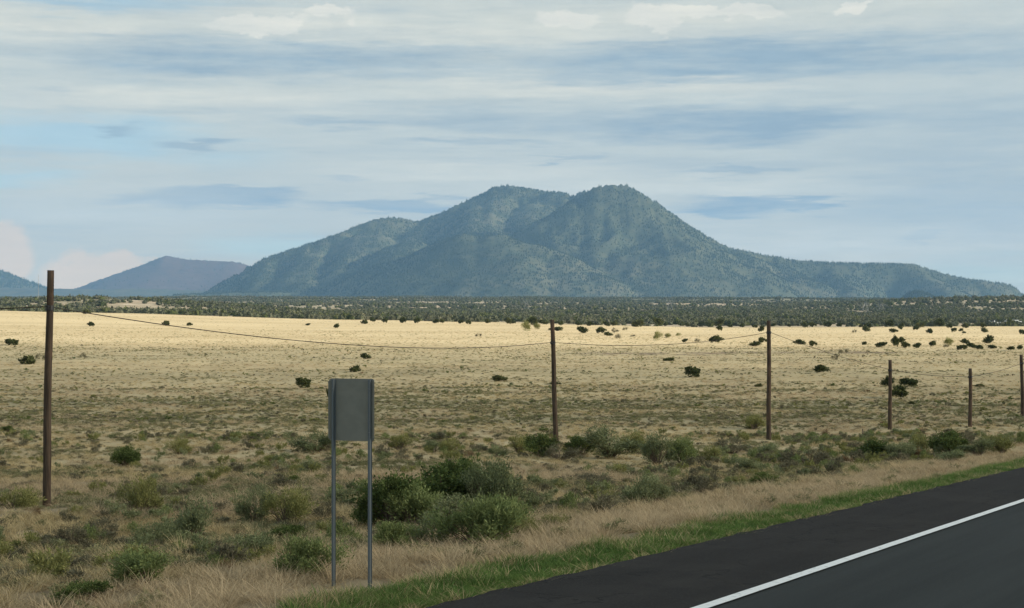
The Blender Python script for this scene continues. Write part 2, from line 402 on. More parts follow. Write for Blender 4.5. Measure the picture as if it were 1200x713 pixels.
# ------------------------------------------------------------------ mountains
def P3(px, row, Y): return ((px-600)/F*Y, Y, EZ+(HROW-row)/F*Y)
def seg_height(X, Y, pts, k, curve=0.0):
    """height of a ridge crest running through pts, falling away at slope k"""
    H = np.full(X.shape, -1e4)
    for a, b in zip(pts[:-1], pts[1:]):
        ax, ay, az_ = a; bx, by, bz = b
        L2 = (bx-ax)**2+(by-ay)**2
        t = np.clip(((X-ax)*(bx-ax)+(Y-ay)*(by-ay))/L2, 0, 1)
        d = np.hypot(X-(ax+t*(bx-ax)), Y-(ay+t*(by-ay)))
        zr = az_+t*(bz-az_)
        de = np.minimum(np.sqrt(d*d+80**2)-80, k/(2*curve) if curve > 0 else 1e9)
        h = zr-k*de+curve*de*de
        H = np.maximum(H, h)
    return H
def smax(a, b, k):
    h = np.clip(0.5+0.5*(a-b)/k, 0, 1); return b*(1-h)+a*h+k*h*(1-h)
def build_hill(name, ridges, xr, yr, step, base, mat, target, noise_amp, nscale, attrs_fn=None, seed=50, label=None, soft=45):
    xs = np.arange(xr[0], xr[1]+1, step[0]); ys = np.arange(yr[0], yr[1]+1, step[1])
    X, Y = np.meshgrid(xs, ys)
    WX = X+(fbm(X/nscale*1.3, Y/nscale*1.3, 3, seed+9)-.5)*nscale*0.3; WY = Y+(fbm(X/nscale*1.3+40, Y/nscale*1.3, 3, seed+19)-.5)*nscale*0.3
    H = np.full(X.shape, base-60.0)
    for pts, k, cv in ridges: H = smax(H, seg_height(WX, WY, [P3(*p) for p in pts], k, cv), soft)
    amp = np.clip((H-base)/260, 0, 1)
    gul = fbm(X/nscale, Y/(nscale*1.5), 5, seed, 0.5, True)
    crest = seg_height(WX, WY, [P3(*p) for p in ridges[0][0]], .5)
    crest = np.maximum(crest, seg_height(WX, WY, [P3(*p) for p in ridges[min(2, len(ridges)-1)][0]], .5))
    H = H+amp*(gul-0.66)*noise_amp*(.12+.88*sstep(crest-H, -200, -20)*0+.88*(1-sstep(H-crest, -60, 40)))+np.clip((H-base)/60, 0, 1)*(fbm(X/70, Y/70, 3, seed+3)-.5)*7
    tp = np.array([t[0] for t in target], float); tr = np.array([t[1] for t in target], float)
    PX = 600+X/Y*F
    scale = np.ones(len(xs))
    for it in range(7):
        row = HROW-(base+(H-base)*scale[None, :]-EZ)/Y*F
        bins = np.arange(tp[0], tp[-1]+1, 3.0)
        mi = np.full(len(bins), 1e4); im = np.zeros(len(bins))
        idx = np.clip(np.round((PX-bins[0])/3).astype(int), -1, len(bins))
        ok = (idx >= 0) & (idx < len(bins))
        fl = idx[ok]; rw = row[ok]; xx = X[ok]; yy = Y[ok]
        order = np.argsort(-rw); mi[fl[order]] = rw[order]; im[fl[order]] = xx[order]
        yyv = np.zeros(len(bins)); yyv[fl[order]] = yy[order]
        want = np.interp(bins, tp, tr)
        zc = EZ+(HROW-mi)/F*yyv; zw = EZ+(HROW-want)/F*yyv
        rat = np.clip((zw-base)/np.maximum(zc-base, 5), 0.4, 2.2)
        oo = np.argsort(im); sx = im[oo]; sr = rat[oo]
        rr = np.interp(xs, sx, sr); kk = np.ones(3)/3; rr = np.convolve(np.pad(rr, 1, 'edge'), kk, 'valid')
        scale = scale*rr
    H = base+(H-base)*scale[None, :]
    H = H-24*(1-sstep(H-base, 0, 60))*(1 if base > 60 and len(ridges) > 3 else 0)
    edge = np.minimum.reduce([X-xs[0], xs[-1]-X, Y-ys[0], ys[-1]-Y])
    H = H-(1-sstep(edge, 0, 500))*90
    V = np.stack([X, Y, H], -1).reshape(-1, 3)
    me = grid_mesh(name, V, len(ys), len(xs), mat)
    tag(link(name, me), label, kind='structure')
    return X, Y, H
def hill_mat(name, a, b, bare, barek, big=0.0011):
    m, g, o = material(name); P_ = pos(g)
    n = g.noise(P_, 0.012, 5, 0.65); nb = g.noise(P_, big, 5, 0.6); nf = g.noise(P_, 0.05, 3, .6)
    c = g.mix(g.smooth(n, 0.35, 0.65), a, b)
    c = g.mix(g.mul(g.mul(g.smooth(nb, 0.45, 0.65), g.smooth(n, 0.4, 0.6)), barek), c, bare)
    c = g.mix(g.mul(g.smooth(nf, 0.55, 0.7), 0.3), c, bare)
    principled(g, o, c, 0.95, n, 0.5, 12.0, spec=0.1); return m
M['mountain'] = hill_mat('mountain_forest', (.048, .060, .034), (.082, .088, .050), (.15, .135, .09), 0.4)
M['far_hill'] = hill_mat('far_hill', (.075, .046, .034), (.10, .058, .043), (.125, .07, .052), 0.5)
M['far_hill_green'] = hill_mat('far_hill_green', (.06, .068, .05), (.09, .09, .06), (.14, .12, .085), 0.5)
T_main = [(238, 343), (255, 334), (270, 325), (310, 303), (350, 290), (400, 273), (425, 262), (440, 257.5), (457, 255), (472, 256.5), (488, 261), (500, 257), (515, 250), (540, 239),
          (560, 229), (580, 220), (593, 218), (615, 221), (640, 225), (660, 226), (674, 231), (688, 224), (700, 219.5), (715, 217), (732, 217.5), (748, 225), (770, 238), (800, 259),
          (830, 278), (855, 291), (900, 300), (930, 305), (970, 308), (1010, 309), (1060, 309.5), (1075, 311), (1090, 316), (1120, 325), (1150, 329), (1180, 333), (1190, 337), (1198, 343)]
ridges = [
 ([(238, 345, 8900), (310, 303, 9000), (400, 274, 9200), (440, 257, 9350), (485, 258, 9500), (540, 238, 9600), (585, 218, 9650), (610, 217, 9650), (640, 222, 9600), (690, 224, 9450)], .72, 8e-5),
 ([(708, 217, 8400), (738, 216, 8400)], .74, 1.0e-4),
 ([(738, 216, 8400), (770, 238, 8450), (800, 260, 8500), (830, 279, 8550), (855, 292, 8600), (900, 301, 8650), (970, 308, 8700), (1060, 309, 8700), (1090, 317, 8650), (1150, 330, 8600), (1197, 345, 8600)], .70, 9e-5),
 ([(507, 287, 8050), (530, 278, 7900), (551, 273, 7780), (585, 275, 7680), (625, 285, 7600), (659, 298, 7500), (693, 317, 7400), (712, 340, 7300)], .66, 1.6e-4),
 ([(585, 275, 7680), (606, 298, 7450), (612, 342, 7150)], .66, 1.6e-4),
 ([(648, 294, 7530), (668, 318, 7350), (672, 342, 7150)], .66, 1.6e-4),
 ([(738, 218, 8400), (708, 218, 8400), (684, 232, 8330), (668, 262, 8150), (662, 290, 8000)], .74, 8e-5),
 ([(738, 218, 8400), (768, 262, 8050), (795, 308, 7800), (812, 342, 7600)], .66, 2e-4),
 ([(720, 218, 8400), (716, 262, 8050), (735, 305, 7800), (745, 342, 7600)], .70, 2e-4),
 ([(585, 218, 9650), (572, 240, 9250), (560, 262, 8800), (556, 274, 8400)], .70, 1.2e-4),
 ([(640, 222, 9600), (628, 248, 9100), (622, 272, 8600)], .70, 1.2e-4),
 ([(800, 260, 8500), (845, 300, 8000), (875, 342, 7600)], .62, 2e-4),
 ([(500, 256, 9500), (497, 275, 9000), (478, 284, 8450), (462, 303, 8000), (478, 342, 7400)], .66, 1.3e-4),
 ([(440, 258, 9350), (428, 285, 8850), (405, 315, 8300), (398, 342, 7900)], .66, 1.5e-4),
 ([(370, 284, 9100), (365, 305, 8700), (352, 325, 8250), (355, 342, 7950)], .66, 1.5e-4),
 ([(310, 303, 9000), (315, 325, 8500), (300, 342, 8200)], .6, 1.5e-4),
 ([(900, 301, 8650), (930, 322, 8200), (935, 342, 7900)], .55, 1.5e-4),
 ([(970, 309, 8700), (1000, 338, 8100)], .5, 1.5e-4),
 ([(1075, 318, 8600), (1110, 338, 8200)], .5, 1.5e-4),
]
MX, MY, MH = build_hill('mountain', ridges, (-2300, 3400), (6500, 10400), (16, 20), 62, M['mountain'], T_main, 170, 330,
                        label='twin peaked forested mountain with long ridge falling to the right', soft=14)
HX1, HY1, HH1 = build_hill('hill', [([(60, 345, 13600), (110, 330, 13800), (160, 313, 14000), (195, 300, 14000), (215, 303, 14000), (285, 309, 14000), (340, 330, 13900), (420, 343, 13800)], .40, 2e-5)],
           (-4600, -700), (12400, 15400), (30, 40), 70, M['far_hill'], [(60, 345), (90, 338), (110, 330), (160, 313), (190, 301), (197, 299.5), (205, 302), (220, 304.5), (250, 306), (275, 307), (285, 309), (292, 312), (340, 330), (420, 343)], 30, 500, seed=70,
           label='brownish cone hill left of the mountain')
HX2, HY2, HH2 = build_hill('hill', [([(-160, 290, 12000), (-60, 296, 12000), (-20, 308, 12000), (0, 318, 12000), (50, 338, 12000), (70, 345, 12000)], .40, 2e-5)],
           (-5200, -3000), (10800, 13000), (30, 40), 60, M['far_hill_green'], [(-160, 292), (-60, 298), (-20, 310), (0, 318), (25, 328), (50, 337), (75, 346)], 25, 500, seed=80,
           label='dark wooded hill at the far left edge')
HX3, HY3, HH3 = build_hill('hill', [([(-200, 338, 11000), (60, 338, 11000), (150, 338, 11000), (300, 341, 11000)], .2, 0)],
           (-5200, -1200), (10200, 11800), (30, 40), 55, M['far_hill_green'], [(-200, 337), (50, 338), (110, 339.5), (160, 338.5), (240, 341), (300, 345)], 8, 500, seed=90,
           label='low blue ridge between the two left hills')
HX4, HY4, HH4 = build_hill('hill', [([(1050, 348, 6500), (1062, 344, 6500), (1075, 340, 6500), (1090, 347, 6500)], .42, 0)],
           (1200, 2100), (6000, 7000), (15, 20), 45, M['far_hill_green'], [(1050, 349), (1060, 346), (1068, 342), (1075, 340.5), (1082, 343), (1095, 348)], 8, 200, seed=95,
           label='small dark cone hill below the right ridge of the mountain')

# ------------------------------------------------------------------ plant templates
def blades(n, h, spread, width, curve, seed, seg=3):
    r = np.random.default_rng(seed); V = []; Fc = []; LV = []
    for i in range(n):
        a = r.uniform(0, 2*np.pi); rr = spread*0.35*np.sqrt(r.uniform()); bx, by = rr*np.cos(a), rr*np.sin(a)
        a2 = a+r.normal(0, .7); L = h*r.uniform(.5, 1.05); cv = curve*r.uniform(.3, 1.3); px_, py_ = -np.sin(a2), np.cos(a2)
        b0 = len(V); lv = r.uniform()
        for k in range(seg):
            t = k/seg; out_ = (spread*0.5*t+cv*L*t*t)
            x = bx+np.cos(a2)*out_; y = by+np.sin(a2)*out_; z = L*(t-0.25*cv*t*t)-0.02
            ww = width*(1-t*0.7)/2
            V += [(x-px_*ww, y-py_*ww, z), (x+px_*ww, y+py_*ww, z)]; LV += [lv, lv]
        x = bx+np.cos(a2)*(spread*.5+cv*L); y = by+np.sin(a2)*(spread*.5+cv*L)
        V.append((x, y, L*(1-.25*cv)-0.02)); LV.append(lv)
        for k in range(seg-1): Fc.append((b0+2*k, b0+2*k+1, b0+2*k+3, b0+2*k+2))
        Fc.append((b0+2*seg-2, b0+2*seg-1, b0+2*seg))
    return V, Fc, LV
def leaf_quads(P, D, size, r, V, Fc, LV, lvs=None, aspect=0.4):
    for i in range(len(P)):
        d = D[i]/(np.linalg.norm(D[i])+1e-9); s_ = r.normal(size=3); s_ = np.cross(d, s_); s_ /= (np.linalg.norm(s_)+1e-9)
        L = size*r.uniform(.6, 1.4); p = P[i]; b0 = len(V)
        V += [tuple(p), tuple(p+d*L*.5+s_*L*aspect*.5), tuple(p+d*L), tuple(p+d*L*.5-s_*L*aspect*.5)]
        lv = r.uniform() if lvs is None else lvs[i]; LV += [lv]*4
        Fc.append((b0, b0+1, b0+2, b0+3))
def shrub_template(seed, nspray=260, per=18, leaf=0.035, flat=1.0, lobes=7, upright=0.5, aspect=0.4):
    """unit shrub: 1 wide, 1 high, standing on z=0; sprays of small leaves over uneven lobes"""
    r = np.random.default_rng(seed)
    lb = []
    for i in range(lobes):
        a = r.uniform(0, 2*np.pi); rr = 0.36*np.sqrt(r.uniform(.05, 1)); lr = r.uniform(.10, .25)
        lb.append((rr*np.cos(a), rr*np.sin(a), r.uniform(.30, .78)*(1-0.45*rr/.3), lr))
    lb.append((0, 0, .42, .24))
    V, Fc, LV = [], [], []; tips = []
    for i in range(nspray):
        x, y, z, lr = lb[r.integers(len(lb))]
        n = r.normal(size=3); n[2] = abs(n[2])*.9+upright*.3 if r.uniform() < .7 else n[2]; n /= np.linalg.norm(n)
        tip = np.array([x, y, z])+n*lr*(r.uniform(.7, 1.12) if r.uniform() < .88 else r.uniform(1.15, 1.6)); tip[2] = np.clip(tip[2], .03, 1.05)
        root = np.array([x*.25, y*.25, 0])*r.uniform(.2, 1)
        dr = tip-root; dr = dr/np.linalg.norm(dr)*(1-upright*.4)+np.array([0, 0, upright*.4])+n*.45; dr /= np.linalg.norm(dr)
        t = r.uniform(-1, 0.08, per)*lr*.75
        P = tip+dr*t[:, None]+r.normal(size=(per, 3))*lr*.13
        P[:, 2] = np.maximum(P[:, 2], .01)
        D = dr+r.normal(size=(per, 3))*.55
        lv0 = r.uniform(0, 1)
        leaf_quads(P, D, leaf, r, V, Fc, LV, np.clip(lv0+r.normal(0, .15, per), 0, 1), aspect)
        tips.append((root, tip))
    V = np.array(V); V[:, :2] /= max(np.ptp(V[:, 0]), np.ptp(V[:, 1]))*0.96; V[:, 2] /= V[:, 2].max(); V[:, 2] *= flat
    # stems
    SV, SF = [], []
    for root, tip in tips[:60]:
        mid = (root+tip)/2+np.array([tip[0]-root[0], tip[1]-root[1], 0])*-.12
        pts = [root, mid, root+(tip-root)*.93]; rd = [.011, .008, .004]
        b0 = len(SV)
        for p, q in zip(pts, rd):
            for k in range(3): SV.append((p[0]+q*np.cos(k*2.09), p[1]+q*np.sin(k*2.09), max(p[2], -.02)))
        for L_ in range(2):
            for k in range(3): SF.append((b0+3*L_+k, b0+3*L_+(k+1) % 3, b0+3*L_+3+(k+1) % 3, b0+3*L_+3+k))
    return V, Fc, LV, SV, SF
def set_lv(me, LV):
    a = me.attributes.new('leafv', 'FLOAT', 'POINT'); a.data.foreach_set('value', np.asarray(LV, np.float32))
SHRUB = {}
def shrub_meshes(kind, mat, n, **k):
    L = []
    for i in range(n):
        V, Fc, LV, SV, SF = shrub_template(hash_(kind)+i, **k)
        me = mesh(kind+'_foliage', np.asarray(V), Fc, M[mat]); set_lv(me, LV)
        L.append((me, mesh(kind+'_stems', SV, SF, M['twig'])))
    SHRUB[kind] = L
def hash_(s): return sum(ord(c)*(i+3) for i, c in enumerate(s))
shrub_meshes('green', 'bush_green', 3, nspray=420, per=20, leaf=.038, lobes=9, upright=.3, aspect=.55)
shrub_meshes('light', 'bush_light', 3, nspray=420, per=20, leaf=.050, lobes=8, upright=1.0, aspect=.28)
shrub_meshes('sage', 'bush_sage', 3, nspray=380, per=18, leaf=.045, lobes=6, upright=.9, aspect=.3)
shrub_meshes('olive', 'bush_olive', 2, nspray=340, per=16, leaf=.055, lobes=7, upright=1.3, aspect=.2)
shrub_meshes('grey', 'bush_grey', 3, nspray=240, per=14, leaf=.050, lobes=8, upright=.7, aspect=.18)
shrub_meshes('rust', 'bush_rust', 1, nspray=260, per=14, leaf=.045, lobes=6, upright=.8, aspect=.2)
shrub_meshes('juniper', 'juniper', 4, nspray=150, per=16, leaf=.085, lobes=7, upright=.5, aspect=.7)

# ------------------------------------------------------------------ scatter through geometry nodes: templates and points live in one mesh
def scatter(name, templates, pts, rotz, scl, var, label, tilt=None):
    V = []; Fc = []; LV = []; mats = []; mi = []; tv = []
    for k, (v, f, lv, mat) in enumerate(templates):
        b = len(V); V += [tuple(p) for p in v]; Fc += [tuple(i+b for i in q) for q in f]; LV += list(lv); tv += [k]*len(v)
        if mat not in mats: mats.append(mat)
        mi += [mats.index(mat)]*len(f)
    nt = len(V); N = len(pts)
    allv = V+np.asarray(pts).tolist()
    me = bpy.data.meshes.new(name); me.from_pydata(allv, [], Fc)
    for x in mats: me.materials.append(x)
    me.polygons.foreach_set('material_index', np.array(mi, np.int32))
    def A(n, t, arr, key='value'):
        a = me.attributes.new(n, t, 'POINT'); a.data.foreach_set(key, arr)
    A('leafv', 'FLOAT', np.concatenate([LV, np.zeros(N)]).astype(np.float32))
    A('var', 'INT', np.concatenate([tv, var]).astype(np.int32))
    A('is_t', 'BOOLEAN', np.concatenate([np.ones(nt, bool), np.zeros(N, bool)]))
    rot = np.zeros((nt+N, 3), np.float32); rot[nt:, 2] = rotz
    if tilt is not None: rot[nt:, 0] = tilt[:, 0]; rot[nt:, 1] = tilt[:, 1]
    A('rot', 'FLOAT_VECTOR', rot.ravel(), 'vector')
    sc = np.ones((nt+N, 3), np.float32); sc[nt:] = scl
    A('scl', 'FLOAT_VECTOR', sc.ravel(), 'vector')
    o = link(name, me); tag(o, label, kind='stuff')
    ng = bpy.data.node_groups.new(name, 'GeometryNodeTree')
    ng.interface.new_socket('Geometry', in_out='INPUT', socket_type='NodeSocketGeometry')
    ng.interface.new_socket('Geometry', in_out='OUTPUT', socket_type='NodeSocketGeometry')
    N_ = ng.nodes; L_ = ng.links
    gi = N_.new('NodeGroupInput'); go = N_.new('NodeGroupOutput')
    def na(n, t):
        x = N_.new('GeometryNodeInputNamedAttribute'); x.data_type = t; x.inputs[0].default_value = n; return x.outputs[0]
    sep = N_.new('GeometryNodeSeparateGeometry'); sep.domain = 'POINT'
    L_.new(gi.outputs[0], sep.inputs[0]); L_.new(na('is_t', 'BOOLEAN'), sep.inputs[1])
    spl = N_.new('GeometryNodeSplitToInstances'); spl.domain = 'FACE'
    L_.new(sep.outputs[0], spl.inputs[0]); L_.new(na('var', 'INT'), spl.inputs['Group ID'])
    iop = N_.new('GeometryNodeInstanceOnPoints'); iop.inputs['Pick Instance'].default_value = True
    L_.new(sep.outputs[1], iop.inputs['Points']); L_.new(spl.outputs[0], iop.inputs['Instance'])
    L_.new(na('var', 'INT'), iop.inputs['Instance Index'])
    e2r = N_.new('FunctionNodeEulerToRotation'); L_.new(na('rot', 'FLOAT_VECTOR'), e2r.inputs[0]); L_.new(e2r.outputs[0], iop.inputs['Rotation'])
    L_.new(na('scl', 'FLOAT_VECTOR'), iop.inputs['Scale'])
    L_.new(iop.outputs[0], go.inputs[0])
    md = o.modifiers.new('scatter', 'NODES'); md.node_group = ng
    return o
def bil(X, Y, Z, qx, qy):
    """height of a hill grid at points"""
    x0, dx_ = X[0, 0], X[0, 1]-X[0, 0]; y0, dy_ = Y[0, 0], Y[1, 0]-Y[0, 0]
    u = np.clip((qx-x0)/dx_, 0, X.shape[1]-1.001); v = np.clip((qy-y0)/dy_, 0, X.shape[0]-1.001)
    i = u.astype(int); j = v.astype(int); fu = u-i; fv = v-j
    return (Z[j, i]*(1-fu)+Z[j, i+1]*fu)*(1-fv)+(Z[j+1, i]*(1-fu)+Z[j+1, i+1]*fu)*fv
def polar(n, r0, r1, half):
    r = np.sqrt(rng.uniform(r0*r0, r1*r1, n)); t = rng.uniform(-half, half, n)
    return r*np.sin(t), r*np.cos(t)
def pack(n, smin, smax, zk=(0.8, 1.2)):
    s = rng.uniform(smin, smax, n); return np.stack([s, s, s*rng.uniform(*zk, n)], -1)
# grasses
GT = [blades(50, .30, .28, .008, .55, 100+i)+(M['straw'],) for i in range(3)]           # 0-2 dry bunch grass
GT += [blades(46, .32, .30, .008, .8, 120+i)+(M['pale_straw'],) for i in range(2)]      # 3-4 pale drooping grass
def forb_t(seed):
    V, Fc, LV, _, _ = shrub_template(seed, 50, 9, .11, lobes=4, upright=.9, aspect=.25)
    V = V.copy(); V[:, 2] *= .6; return (V*0.45, Fc, LV)
GT += [forb_t(140+i)+(M['forb'],) for i in range(3)]                                     # 5-7 grey green forbs
GT += [forb_t(150)+(M['bush_grey'],)]                                                    # 8 dark twiggy clumps
TROD = [(*at(p_, r__)[:2], rr_) for p_, r__, rr_ in ((54, 598, 1.3), (652, 526, 1.3), (901, 516, 1.4), (1043, 504, 1.3), (1137, 503, 1.3), (390, 692, .55), (435, 688, .55))]
def trod(X, Y):
    k = np.ones(len(X), bool)
    for tx_, ty_, tr_ in TROD: k &= np.hypot(X-tx_, (Y-ty_+tr_*1.2)/1.8) > tr_
    return k
def grass_field(name, n, r0, r1, half, smin, smax, label, forb=0.35, dmin=9.7, zk=(.7, 1.1), darkk=0.06):
    X, Y = polar(n, r0, r1, half)
    dd_ = X*TH[0]+Y*TH[1]
    k = (dd_ > dmin+rng.uniform(-.3, .5, n)) & (trod(X, Y) | (rng.uniform(size=n) < .5))
    rr0 = np.hypot(X, Y); k &= rng.uniform(size=n) < np.clip((r1-rr0)/(.38*r1), 0, 1); k &= (r0 < 20) | (rng.uniform(size=n) < np.clip((rr0-r0)/(.5*r0), 0, 1))
    k &= (Y < 600)
    X = X[k]; Y = Y[k]; dd_ = dd_[k]; n = len(X)
    pn = fbm(X/4.5, Y/4.5, 3, 60); pn2 = fbm(X/9+50, Y/9, 3, 61); bd = bands(Y, X)*(Y > 60)
    u = rng.uniform(size=n)
    fringe = 1-sstep(dd_, 12.0, 14.5)
    pf = np.clip(forb+(pn-.5)*2.2+bd*.6-fringe*.8, .03, .9)
    var = np.where(u < pf, rng.integers(5, 8, n), np.where((pn2 > .5) | (fringe > rng.uniform(size=n)), rng.integers(3, 5, n), rng.integers(0, 3, n)))
    var = np.where(rng.uniform(size=n) < darkk+bd*.12-fringe*.1, 8, var)
    S = pack(n, smin, smax, zk)
    S[:, 2] *= np.where(var >= 5, .8, .75+.7*np.clip(pn2-.25, 0, 1))
    S[:, 2] *= np.where(trod(X, Y), 1, .35)
    Z = hz(X, Y)-.02
    tl = rng.normal(0, .12, (n, 2))
    scatter(name, GT, np.stack([X, Y, Z], -1), rng.uniform(0, 6.28, n), S, var, label, tl)
grass_field('dry_grass', 34000, 12, 62, R(23), .6, 1.25, 'dry straw coloured bunch grass among the near shrubs', .20)
grass_field('dry_grass', 62000, 36, 170, R(21.5), .6, 1.3, 'dry grass and grey green herbs across the middle of the plain', .16, zk=(.5, .8))
grass_field('sparse_grass', 70000, 90, 420, R(19.5), .6, 1.3, 'low dry grass tussocks on the sunlit plain', .13, zk=(.3, .6), darkk=.02)
grass_field('sparse_grass', 30000, 230, 900, R(20), .6, 1.3, 'pale dry grass tussocks far out on the plain', .10, zk=(.25, .5), darkk=.02)
# low herbs in strips over the middle distance, and knee high brush between the near shrubs
def herb_t(seed, mat, n=34):
    V, Fc, LV, _, _ = shrub_template(seed, n, 8, .13, lobes=4, upright=.6, aspect=.5)
    return (V, Fc, LV, mat)
HT = [herb_t(160, M['bush_green']), herb_t(161, M['bush_grey']), herb_t(162, M['bush_sage']), herb_t(163, M['bush_olive']), herb_t(164, M['bush_sage']), herb_t(165, M['bush_rust'])]
X, Y = polar(70000, 62, 330, R(20)); bd = bands(Y, X)
cl = fbm(X/6, Y/9, 3, 66)
k = rng.uniform(size=len(X)) < np.clip(.02+bd*.75+(cl-.60)*.8, .012, 1)*np.where(Y > 150, .25, .8)*np.where(Y > 285, .25, 1)
X = X[k]; Y = Y[k]; n = len(X)
S = pack(n, .12, .36, (.45, .75))*np.where(rng.uniform(size=n) < .07, 1.7, 1)[:, None]; vv = rng.choice(6, n, p=[.16, .32, .14, .28, .08, .02])
scatter('low_herbs', HT, np.stack([X, Y, hz(X, Y)-.02], -1), rng.uniform(0, 6.28, n), S, vv, 'low dark herbs in strips across the middle of the plain')
BT_ = [(*shrub_template(170+i, 90, 12, .075, lobes=5, upright=.9, aspect=.3)[:3], M[mt]) for i, mt in enumerate(('bush_sage', 'bush_grey', 'bush_olive', 'bush_light', 'bush_sage', 'bush_rust'))]
X, Y = polar(5600, 18, 84, R(22)); cl = fbm(X/4, Y/6, 3, 67); dd_ = X*TH[0]+Y*TH[1]
k = trod(X, Y) & (dd_ > 13.2) & (rng.uniform(size=len(X)) < np.clip((cl-.48)*2.6+.42*((dd_ > 14.5) & (dd_ < 30) & (Y > 38) & (X > 2))*(cl > .36), .07, 1)); X = X[k]; Y = Y[k]; n = len(X)
S = pack(n, .25, .72, (.5, .85)); vv = rng.choice(6, n, p=[.20, .30, .24, .14, .11, .01])
scatter('low_brush', BT_, np.stack([X, Y, hz(X, Y)-.02], -1), rng.uniform(0, 6.28, n), S, vv, 'knee high grey green brush between the near shrubs')
# green verge along the asphalt
n = 42000
ss = 4+rng.uniform(0, 1, n)**1.35*110; dv = rng.uniform(D_EDGE-.07, D_GREEN+.35, n)
edge_n = fbm(ss/1.3, ss*0, 3, 77)
k = (dv < D_GREEN-.35+edge_n*.9) & (dv > D_EDGE-.14+fbm(ss/.35, ss*0+5, 3, 78)*.28); ss = ss[k]; dv = dv[k]; n = len(ss)
VT = [blades(26, .16, .14, .011, .7, 200+i)+(M['green_grass'],) for i in range(3)]+[blades(20, .20, .16, .008, .8, 210)+(M['straw'],)]
X = ss*UH[0]+dv*TH[0]; Y = ss*UH[1]+dv*TH[1]
pv = fbm(X/.9, Y/.9, 3, 79)
S = pack(n, .6, 1.25); S[:, 2] *= (.6+1.0*np.clip(pv-.2, 0, 1))*(.5+.5*sstep(dv, D_EDGE, D_EDGE+.8))
edge_dry = rng.uniform(size=n) < (.04+.2*np.clip(pv-.5, 0, 1)+.30*(1-sstep(dv, D_EDGE, D_EDGE+.25))+.22*sstep(dv, D_GREEN-.5, D_GREEN+.3))
scatter('green_grass', VT, np.stack([X, Y, hz(X, Y)-.01], -1), rng.uniform(0, 6.28, n), S, np.where(edge_dry, 3, rng.choice([0, 1, 2], n, p=[.34, .33, .33])),
        'green grass verge between asphalt shoulder and dry grass', rng.normal(0, .15, (n, 2)))
# far wood
def tree_t(seed, conic=False):
    r = np.random.default_rng(seed); V, Fc, LV = [], [], []
    nl = 46
    for i in range(nl):
        z = r.uniform(.12, 1); a = r.uniform(0, 6.28)
        rad_ = (.5*(1.02-z)**.8+.05) if conic else .5*np.sqrt(max(0, 1-((z-.48)/.56)**2))
        rad_ *= r.uniform(.55, 1.05)
        p = np.array([rad_*np.cos(a), rad_*np.sin(a), z]); s_ = r.uniform(.10, .2)
        q = r.normal(size=(3, 3)); b = len(V)
        V += [tuple(p+q[0]*s_*.8), tuple(p+q[1]*s_*.8), tuple(p+q[2]*s_*.8)]; Fc.append((b, b+1, b+2)); LV += [r.uniform()]*3
    b = len(V)       # a lumpy core so the crown is not see-through
    for zi, rr in ((.05, .30), (.35, .40), (.65, .33), (.95, .06)) if not conic else ((.05, .36), (.35, .27), (.65, .17), (1.0, .01)):
        for k in range(6):
            a = k*1.047+r.normal(0, .1); q = rr*r.uniform(.75, 1.15); V.append((q*np.cos(a), q*np.sin(a), zi)); LV.append(r.uniform(0, .6))
    for L_ in range(3):
        for k in range(6): Fc.append((b+6*L_+k, b+6*L_+(k+1) % 6, b+6*L_+6+(k+1) % 6, b+6*L_+6+k))
    Fc.append(tuple(b+18+k for k in range(6)))
    return V, Fc, LV
BT = [tree_t(300+i)+(M['belt'],) for i in range(4)]+[tree_t(310)+(M['juniper'],)]
X1, Y1 = polar(34000, 640, 1700, R(21)); X2, Y2 = polar(60000, 1700, 5200, R(21))
X = np.concatenate([X1, X2]); Y = np.concatenate([Y1, Y2]); r_ = np.hypot(X, Y)
dens = fbm(X/26, Y/60, 4, 90)*.8+.2*fbm(X/90, Y/140, 3, 93); dens2 = fbm(X/400, Y/400, 3, 91)
thr = .50+.17*np.exp(-((Y-640)/60)**2)
bare = np.exp(-((X+245)/34)**2-((Y-1010)/90)**2)*.4-.25*(X < -60)*(Y < 1500)-.9*np.exp(-((X-560)/220)**2-((Y-1850)/450)**2)
k = (dens+(dens2-.5)*.35-bare*.35+rng.normal(0, .05, len(X))) > thr-.05*sstep(Y, 1200, 1900)
k &= ~((X > 215) & (X < 265) & (Y > 600) & (Y < 850))
X = X[k]; Y = Y[k]; r_ = r_[k]; n = len(X)
S = pack(n, 1.9, 4.4, (.55, .85))*np.where(r_ > 1700, 1.4, 1)[:, None]
scatter('wood', BT, np.stack([X, Y, hz(X, Y)-.2], -1), rng.uniform(0, 6.28, n), S, rng.integers(0, 5, n), 'belt of dark junipers covering the low rise below the mountain')
# pines on the mountain and hills
PT = [tree_t(320+i, True)+(M['pine'],) for i in range(3)]
def cover_hill(XX, YY, HH, n, smin, smax, name, label, thr=.3, seed=400):
    qx = rng.uniform(XX[0, 0]+250, XX[0, -1]-250, n); qy = rng.uniform(YY[0, 0]+250, YY[-1, 0]-300, n)
    z = bil(XX, YY, HH, qx, qy); gzv = hz(qx, qy)
    dn = fbm(qx/110, qy/150, 4, seed)+(fbm(qx/600, qy/600, 3, seed+5)-.5)*.3
    k = (z > gzv-2) & (dn+rng.normal(0, .14, n) > thr)
    qx, qy, z = qx[k], qy[k], z[k]; n = len(qx)
    S = pack(n, smin, smax, (1.3, 2.0))
    scatter(name, PT, np.stack([qx, qy, z-1], -1), rng.uniform(0, 6.28, n), S, rng.integers(0, 3, n), label)
cover_hill(MX, MY, MH, 130000, 3.6, 6.2, 'mountain_wood', 'pine forest covering the slopes of the twin peaked mountain', .36)
